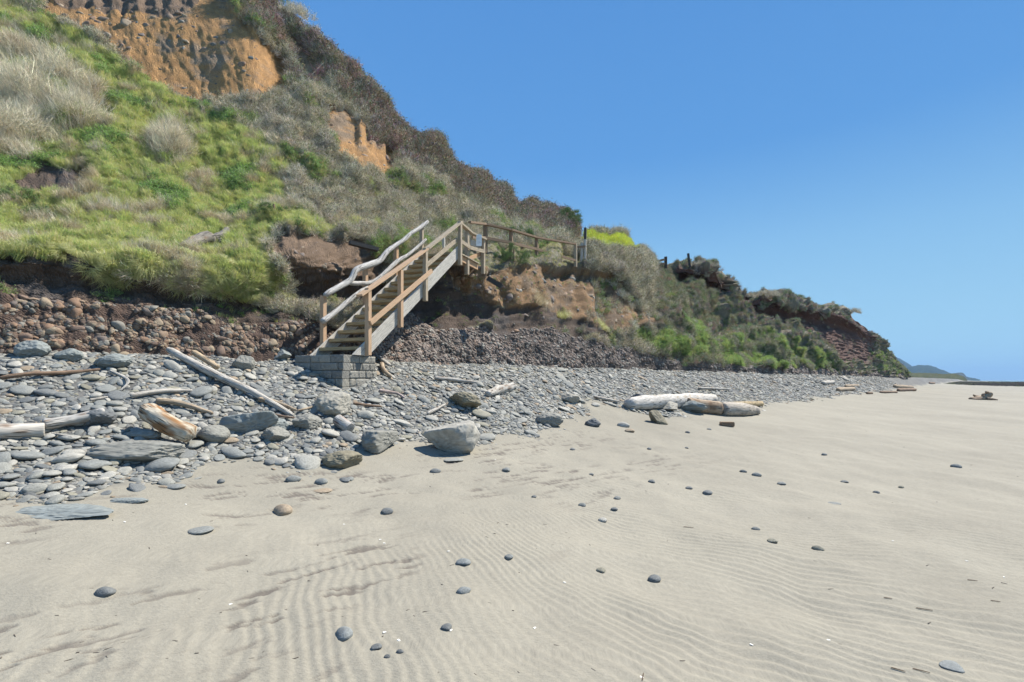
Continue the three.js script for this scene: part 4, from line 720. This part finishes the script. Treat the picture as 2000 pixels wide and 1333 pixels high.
function tris(pos, col) { const g = new THREE.BufferGeometry(); g.setAttribute('position', new THREE.Float32BufferAttribute(pos, 3)); g.setAttribute('color', new THREE.Float32BufferAttribute(col, 3)); g.computeVertexNormals(); return g; }
function twigGeo(n, size, wid, leaves, cs, cl) {
  const pos = [], col = [];
  for (let i = 0; i < n; i++) {
    const a = rr(0, TAU), el = rr(0.25, 1.5), A = V(rr(-0.35, 0.35) * size, rr(-0.1, 0.2) * size, rr(-0.35, 0.35) * size), D = V(Math.cos(a) * Math.cos(el), Math.sin(el), Math.sin(a) * Math.cos(el)), l = size * rr(0.4, 1), B = A.clone().addScaledVector(D, l), cf = rr(0.5, 1.45), c = cs.map((v) => v * cf * rr(0.95, 1.05));
    const bend = V(rr(-1, 1), rr(-0.3, 0.6), rr(-1, 1)).multiplyScalar(l * 0.18), Mid = A.clone().lerp(B, 0.55).add(bend), side = D.clone().cross(V(rr(-1, 1), rr(-1, 1), rr(-1, 1))).normalize().multiplyScalar(wid);
    const tri = (...v) => { for (const q of v) { pos.push(q.x, q.y, q.z); col.push(...c); } };
    tri(A.clone().sub(side), A.clone().add(side), Mid.clone().addScaledVector(side, 0.7)); tri(A.clone().sub(side), Mid.clone().addScaledVector(side, 0.7), Mid.clone().addScaledVector(side, -0.7)); tri(Mid.clone().addScaledVector(side, -0.7), Mid.clone().addScaledVector(side, 0.7), B);
    for (let k = 0; k < 2; k++) { const E = Mid.clone().lerp(B, rnd()).add(V(rr(-1, 1), rr(0, 1), rr(-1, 1)).multiplyScalar(l * 0.3)), S = Mid.clone().lerp(B, rnd() * 0.5); tri(S.clone().addScaledVector(side, -0.5), S.clone().addScaledVector(side, 0.5), E); }
    for (let k = 0; k < leaves; k++) { const S = A.clone().lerp(B, rr(0.4, 1)).add(V(rr(-1, 1), rr(-1, 1), rr(-1, 1)).multiplyScalar(l * 0.12)), u = V(rr(-1, 1), rr(-0.4, 1), rr(-1, 1)).normalize().multiplyScalar(size * 0.075), w = u.clone().cross(V(rr(-1, 1), rr(-1, 1), rr(-1, 1))).normalize().multiplyScalar(size * 0.035), lf = rr(0.55, 1.45), f = cl.map((v) => v * lf * rr(0.9, 1.1)); for (const q of [S.clone(), S.clone().add(u).add(w), S.clone().addScaledVector(u, 2), S.clone(), S.clone().addScaledVector(u, 2), S.clone().add(u).sub(w)]) { pos.push(q.x, q.y, q.z); col.push(...f); } }
  }
  return tris(pos, col);
}
const GA = [0.43, 0.46, 0.16], GB = [0.29, 0.35, 0.115], DRYC = [0.55, 0.47, 0.3];
const grassG = [0, 1, 2].map(() => bladeGeo(46, 0.16, 0.34, 0.006, 0.3, GA, GB)), mixG = [0, 1].map(() => bladeGeo(40, 0.16, 0.36, 0.005, 0.35, GA, DRYC)), dryG = [0, 1].map(() => bladeGeo(40, 0.16, 0.42, 0.005, 0.35, DRYC, [0.3, 0.25, 0.16]));
const leafG = [0, 1, 2].map(() => twigGeo(26, 0.3, 0.004, 9, [0.28, 0.25, 0.15], [0.2, 0.32, 0.075])), scrubG = [0, 1, 2].map(() => twigGeo(46, 0.4, 0.0055, 1, [0.64, 0.575, 0.47], [0.32, 0.31, 0.17])), bareG = [0, 1].map(() => twigGeo(34, 0.75, 0.005, 0, [0.64, 0.575, 0.43], [0, 0, 0]));
{
  const bags = new Map(), put = (kind, k, item) => { const key = kind + k; if (!bags.has(key)) bags.set(key, [kind, k, []]); bags.get(key)[2].push(item); };
  const geos = { grass: grassG, mixed: mixG, dry: dryG, leaf: leafG, scrub: scrubG, bare: bareG };
  const cover = (zone, n, pick) => { const src = cellsBy[zone]; if (!src) return; for (let i = 0; i < n; i++) { const q = spot(src[Math.floor(rnd() * src.length)]), d = -q.p.z; if (q.p.y < ground(q.p.x, d) + 0.05) continue; let [kind, s, c] = pick(q, d); if (!kind) continue; if (noVeg(q.p)) { if (kind === 'scrub' || kind === 'bare') kind = 'mixed'; s *= 0.42; } const sc = s * clamp(d / 15, 0.75, 1.5) * rr(0.7, 1.25), up = q.n.clone().multiplyScalar(kind === 'grass' || kind === 'mixed' ? 0.55 : 0.7).add(V(0, 0.6, 0)).normalize(); put(kind, Math.floor(rnd() * geos[kind].length), [q.p.clone().addScaledVector(q.n, -0.03), quat(up, rr(0, TAU)), V(sc, sc * rr(0.8, 1.15), sc), c]); } };
  const tone = (a, b) => { const f = rr(a, b); return C(f * rr(0.92, 1.1), f, f * rr(0.85, 1.1)); };
  const patch = (q, f, o) => fbm3(q.p.x * f + o, q.p.y * f, q.p.z * f, 3);
  cover('grass', 30000, (q) => { const a = patch(q, 0.6, 3), b = patch(q, 0.9, 30); if (b > 0.36) return rnd() < 0.45 ? ['bare', 0.5, tone(0.7, 1.1)] : ['dry', 0.9, tone(0.8, 1.1)]; if (a > 0.34 && q.py < 430) return ['leaf', 0.8, tone(0.9, 1.4)]; return rnd() < 0.62 ? ['grass', 0.75, tone(1.0, 1.5)] : rnd() < 0.6 ? ['mixed', 0.8, tone(0.95, 1.4)] : ['leaf', 0.55, tone(0.9, 1.5)]; });
  cover('scrub', 34000, (q) => { const a = patch(q, 0.45, 60); if (a > 0.3 && q.px < 1140) return rnd() < 0.5 ? ['mixed', 0.8, tone(0.7, 1)] : ['leaf', 0.8, tone(0.7, 1.1)]; if (q.px > 1275) return rnd() < 0.35 ? [null] : rnd() < 0.7 ? ['scrub', 0.45, C(rr(0.5, 0.8), rr(0.5, 0.8), rr(0.45, 0.72))] : ['leaf', 0.45, tone(0.4, 0.8)];
    return rnd() < 0.86 ? ['scrub', 0.66, tone(0.5, 1.2)] : rnd() < 0.35 ? ['leaf', 0.6, tone(0.6, 0.9)] : ['bare', 0.5, tone(0.7, 1)]; });
  cover('darkscrub', 15000, () => rnd() < 0.88 ? ['scrub', 0.85, C(rr(0.42, 0.8), rr(0.4, 0.72), rr(0.4, 0.7))] : ['leaf', 0.7, tone(0.5, 0.85)]);
  cover('dry', 5200, (q) => { const a = patch(q, 0.8, 44); return a > 0.06 ? [rnd() < 0.7 ? 'grass' : 'leaf', 0.8, tone(1.0, 1.4)] : rnd() < 0.62 ? ['bare', 0.75, tone(0.7, 1.15)] : ['dry', 1, tone(0.7, 1.05)]; });
  cover('green', 10000, (q) => { const a = patch(q, 0.35, 22); return a > 0.05 ? (rnd() < 0.6 ? ['leaf', 0.55, tone(0.9, 1.4)] : ['grass', 0.6, tone(0.9, 1.2)]) : rnd() < 0.5 ? ['scrub', 0.5, tone(0.65, 0.95)] : ['leaf', 0.5, tone(0.5, 0.8)]; });
  cover('gorse', 1600, () => ['leaf', 0.5, C(2.3, 1.75, 0.7)]);
  cover('soil', 2600, (q) => q.px > 900 ? (patch(q, 0.7, 12) > -0.08 ? [rnd() < 0.45 ? 'scrub' : rnd() < 0.7 ? 'leaf' : 'grass', 0.55, tone(0.55, 1.0)] : [null]) : rnd() < 0.16 && patch(q, 0.8, 12) > 0.1 ? [rnd() < 0.5 ? 'leaf' : 'grass', 0.5, tone(0.7, 1.1)] : [null]);
  cover('redsoil', 260, (q) => patch(q, 0.3, 5) > 0.1 ? ['scrub', 0.6, tone(0.5, 0.8)] : [null]);
  cover('orange', 1300, (q) => q.px > 800 && patch(q, 0.8, 70) > -0.2 ? [rnd() < 0.55 ? 'scrub' : rnd() < 0.5 ? 'leaf' : 'mixed', 0.6, tone(0.7, 1.1)] : [null]);
  const root = { grass: ['grass', 'bright green grass covering the lower hillside'], mixed: ['mixed_grass', 'half dry grass scattered between the green tufts'], dry: ['dry_grass', 'straw coloured dead grass on the left hillside'], leaf: ['ground_cover', 'low leafy green ground cover on the cliff'], scrub: ['scrub', 'grey brown twiggy scrub covering the slope and skyline'], bare: ['dead_brush', 'pale leafless brush tangled on the left slope'] };
  for (const kind in root) { const g = new THREE.Group(); g.name = root[kind][0]; for (const [k2, k, l] of bags.values()) if (k2 === kind) instanced(root[kind][0] + '_clumps', geos[kind][k], kind === 'scrub' || kind === 'bare' ? M.twig : M.grass, l, g); tag(g, root[kind][1], kind === 'scrub' ? 'scrub' : kind === 'bare' ? 'brush' : kind === 'leaf' ? 'ground cover' : 'grass', null, 'stuff'); }
}
{ // single plants that stand out
  const big = [0, 1, 2].map(() => bladeGeo(320, 0.2, 0.42, 0.0032, 0.75, GA, [0.55, 0.52, 0.24], 0.95)), straw = bladeGeo(320, 0.18, 0.6, 0.0034, 0.85, DRYC, [0.42, 0.33, 0.19], 1.1);
  const tuss = [[175, 520], [200, 530], [222, 540], [245, 548], [262, 530], [285, 520], [300, 505], [322, 525], [345, 520], [365, 540], [392, 555], [412, 545], [430, 545], [340, 548], [150, 500], [110, 498], [70, 492], [30, 498], [515, 520], [528, 545], [540, 560], [505, 560], [555, 575], [422, 575], [265, 480], [305, 490], [370, 505], [445, 520], [470, 555], [490, 580]];
  tuss.forEach(([px, py], i) => { const q = cliffAt(px, py); if (!q) return; const m = mesh('grass_tussock', big[i % 3], M.grass), s = rr(0.55, 0.9); m.position.copy(q.p); m.quaternion.copy(quat(q.n.clone().multiplyScalar(0.8).add(V(0, 0.35, 0)).normalize(), rr(0, TAU))); m.scale.setScalar(s); tag(m, px < 460 ? 'hanging green grass tussock on the edge above the cobble bed' : 'green grass tussock beside the hollow left of the stairs', 'grass tussock', px < 460 ? 'tussocks along the grassy edge' : 'tussocks by the hollow'); });
  for (const [px, py, s, geo, mat, name, label, cat] of [[1050, 590, 1.25, straw, M.grass, 'grass_tussock', 'straw coloured drooping tussock on the right cliff face', 'grass tussock'], [1095, 618, 1.3, big[0], M.grass, 'grass_tussock', 'bright green tussock right of the straw tussock', 'grass tussock'], [160, 330, 0.9, straw, M.grass, 'grass_tussock', 'dry hanging tussock over the dark hollow at left', 'grass tussock'], [185, 350, 0.9, straw, M.grass, 'grass_tussock', 'tall dry tussock right of the dark hollow', 'grass tussock'], [1172, 640, 1.3, big[1], M.grass, 'grass_tussock', 'green tussock on the ledge of the right cliff', 'grass tussock'], [655, 590, 0.5, big[2], M.grass, 'grass_tussock', 'small green tussock just behind the stair foot', 'grass tussock'], [640, 585, 0.55, big[0], M.grass, 'grass_tussock', 'little green tussock under the branch handrail', 'grass tussock']]) {
    const q = cliffAt(px, py); if (!q) continue; const m = mesh(name, geo, mat); m.position.copy(q.p); m.quaternion.copy(quat(q.n.clone().add(V(0, 0.3, 0)).normalize(), rr(0, TAU))); m.scale.setScalar(s); tag(m, label, cat);
  }
  // bushes: many twigs and leaves through a rounded volume
  const bush = (px, py, w, h, kind, label, n = 60) => {
    const q = cliffAt(px, py); if (!q) return; const g = new THREE.Group(); g.name = 'bush'; g.position.copy(q.p); const parts = [], src = { leaf: leafG, scrub: scrubG, bare: bareG }[kind];
    for (let i = 0; i < n; i++) { const a = rr(0, TAU), r = Math.sqrt(rnd()), y = rr(0, 1) * Math.sqrt(1 - r * r * 0.8), b = src[i % src.length].clone(), s = 0.9 * rr(0.7, 1.2) * Math.min(1.6, w); b.applyMatrix4(new THREE.Matrix4().compose(V(Math.cos(a) * r * w, y * h - 0.1, Math.sin(a) * r * w * 0.8), quat(V(Math.cos(a) * r * 0.7, 1, Math.sin(a) * r * 0.7).normalize(), rr(0, TAU)), V(s, s, s))); parts.push(b); }
    mesh('crown', mergeGeometries(parts), kind === 'leaf' ? darkLeaf : M.twig, g);
    mesh('stem', new THREE.CylinderGeometry(0.02, 0.045, h * 0.7, 6), M.brownwood, g).position.y = h * 0.25;
    tag(g, label, 'bush');
  };
  const darkLeaf = std({ vertexColors: true, color: C(0.6, 0.65, 0.7), side: THREE.DoubleSide });
  bush(1106, 438, 0.9, 1.1, 'leaf', 'dark rounded bush on the end of the hilltop skyline'); bush(1004, 508, 0.55, 0.6, 'leaf', 'pale green leafy bush beside the path right of the landing'); bush(1010, 462, 0.6, 0.5, 'leaf', 'green bush behind the middle of the path fence'); bush(1070, 470, 0.5, 0.5, 'scrub', 'grey twiggy bush behind the path fence end');
  bush(60, 205, 0.8, 0.9, 'bare', 'large pale leafless bush on the left slope', 70); bush(115, 165, 0.7, 0.8, 'bare', 'pale dead bush above right of the large leafless one', 60); bush(10, 260, 0.7, 0.7, 'bare', 'pale dead bush at the left edge of the picture', 60); bush(155, 235, 0.6, 0.7, 'bare', 'thin pale bush lowest of the dead bushes', 50); bush(325, 275, 0.4, 0.45, 'bare', 'small pale dead bush in the middle of the green slope', 40);
  bush(40, 395, 0.45, 0.35, 'leaf', 'deep green nettle clump under the dark hollow at left', 40); bush(95, 420, 0.4, 0.3, 'leaf', 'deep green clump right of the nettle clump', 40); bush(535, 415, 0.35, 0.3, 'leaf', 'small dark green bush above the brown overhang', 30);
  bush(1666, 612, 1.0, 0.5, 'scrub', 'wind-swept bush on the far cliff top', 40); bush(1495, 574, 1.2, 0.35, 'scrub', 'low bush on the far skyline', 40); bush(1372, 520, 0.9, 0.3, 'scrub', 'scrub bush on the dark rock cap', 40);
  bush(600, 35, 0.9, 0.8, 'scrub', 'highest grey bush on the left skyline', 50); bush(520, 2, 0.8, 0.8, 'leaf', 'green topped bush at the upper edge of the picture', 40);
}

// ---------- far land: reef, low bluff, blue hills ----------
function ridge(name, profile, d, depth, col, label, rough, seg = 160) {
  const pos = [], idx = [], cl = [], K = 14, pxs = profile.map((q) => q[0]), pys = profile.map((q) => q[1]);
  for (let i = 0; i <= seg; i++) {
    const px = lerp(pxs[0], pxs[pxs.length - 1], i / seg), top = Math.max(0.2, H + (HY - hermite(pxs, pys, px)) / F * d + 2);
    for (let k = 0; k <= K; k++) { const t = k / K, dd = d + (t - 0.6) * depth, x = (px - 1000) / F * dd, h = -2 + top * Math.pow(Math.sin(Math.PI * clamp(t * 0.83 + 0.001)), 0.55), nz = fbm2(x / d * 40 + d, dd / d * 40, 4); pos.push(x, h + rough * nz * sm(0, 0.2, t), -dd); const f = 1 + 0.35 * nz; cl.push(col[0] * f, col[1] * f, col[2] * f); }
  }
  for (let i = 0; i < seg; i++) for (let k = 0; k < K; k++) { const a = i * (K + 1) + k; idx.push(a, a + K + 1, a + 1, a + K + 1, a + K + 2, a + 1); }
  const g = new THREE.BufferGeometry(); g.setAttribute('position', new THREE.Float32BufferAttribute(pos, 3)); g.setAttribute('color', new THREE.Float32BufferAttribute(cl, 3)); g.setIndex(idx); g.computeVertexNormals();
  tag(mesh(name, g, new THREE.MeshPhysicalMaterial({ vertexColors: true, side: THREE.DoubleSide, roughness: 1, specularIntensity: 0 })), label, null, null, 'structure');
}
ridge('hill', [[1640, 650], [1700, 672], [1742, 695], [1765, 706], [1785, 719], [1800, 728], [1815, 736]], 1900, 900, [0.03, 0.042, 0.04], 'steep blue hill beyond the end of the cliff', 4);
ridge('hill', [[1740, 730], [1780, 717], [1805, 714], [1830, 719], [1855, 729], [1895, 738], [1915, 742]], 1500, 500, [0.03, 0.042, 0.032], 'lower rounded blue green hill on the horizon', 3);
ridge('hill', [[1850, 733], [1868, 729], [1882, 729.5], [1888, 736], [1895, 741]], 1100, 160, [0.06, 0.065, 0.06], 'small flat-topped headland at the end of the hills', 1);
ridge('hill', [[1770, 729], [1800, 729], [1840, 731], [1872, 732], [1884, 737], [1890, 743]], 460, 90, [0.07, 0.07, 0.03], 'low grassy bluff behind the end of the near cliff', 0.8);
{
  const pos = [], idx = [], cl = [], A = 420, B = 60;
  for (let i = 0; i <= A; i++) for (let j = 0; j <= B; j++) {
    const px = lerp(1690, 2300, i / A), d = lerp(122, 320, Math.pow(j / B, 1.4)), x = (px - 1000) / F * d, r = 1 - Math.abs(n2(x * 0.03, d * 0.02)), f = fbm2(x * 0.12, d * 0.06, 4), g0 = ground(x, d), far = sm(1, 0.7, j / B) * sm(0, 0.12, j / B) ;
    pos.push(x, 0.55 - Math.log(1 + Math.exp(6 * (0.55 - (Math.min(g0, 0.6) - 0.6 + far * (0.5 + 0.5 * r + 0.9 * f + 0.4 * n2(x * 0.5, d * 0.3) + 0.25 * n2(x * 1.3, d * 0.9)) + 0.75 * sm(0.1, 0.7, j / B))))) / 6, -d); const k = 1 + 0.5 * f, gr = sm(0.1, 0.4, n2(x * 0.06, d * 0.06)) * 0.6; cl.push(lerp(0.032, 0.05, gr) * k, lerp(0.03, 0.06, gr) * k, lerp(0.028, 0.028, gr) * k);
    if (i < A && j < B) { const a = i * (B + 1) + j; idx.push(a, a + B + 1, a + 1, a + B + 1, a + B + 2, a + 1); }
  }
  const g = new THREE.BufferGeometry(); g.setAttribute('position', new THREE.Float32BufferAttribute(pos, 3)); g.setAttribute('color', new THREE.Float32BufferAttribute(cl, 3)); g.setIndex(idx); g.computeVertexNormals();
  tag(mesh('reef', g, new THREE.MeshPhysicalMaterial({ vertexColors: true, side: THREE.DoubleSide, roughness: 1, specularIntensity: 0 })), 'dark low tidal rocks along the far edge of the sand', null, null, 'structure');
}
renderer.render(scene, camera);
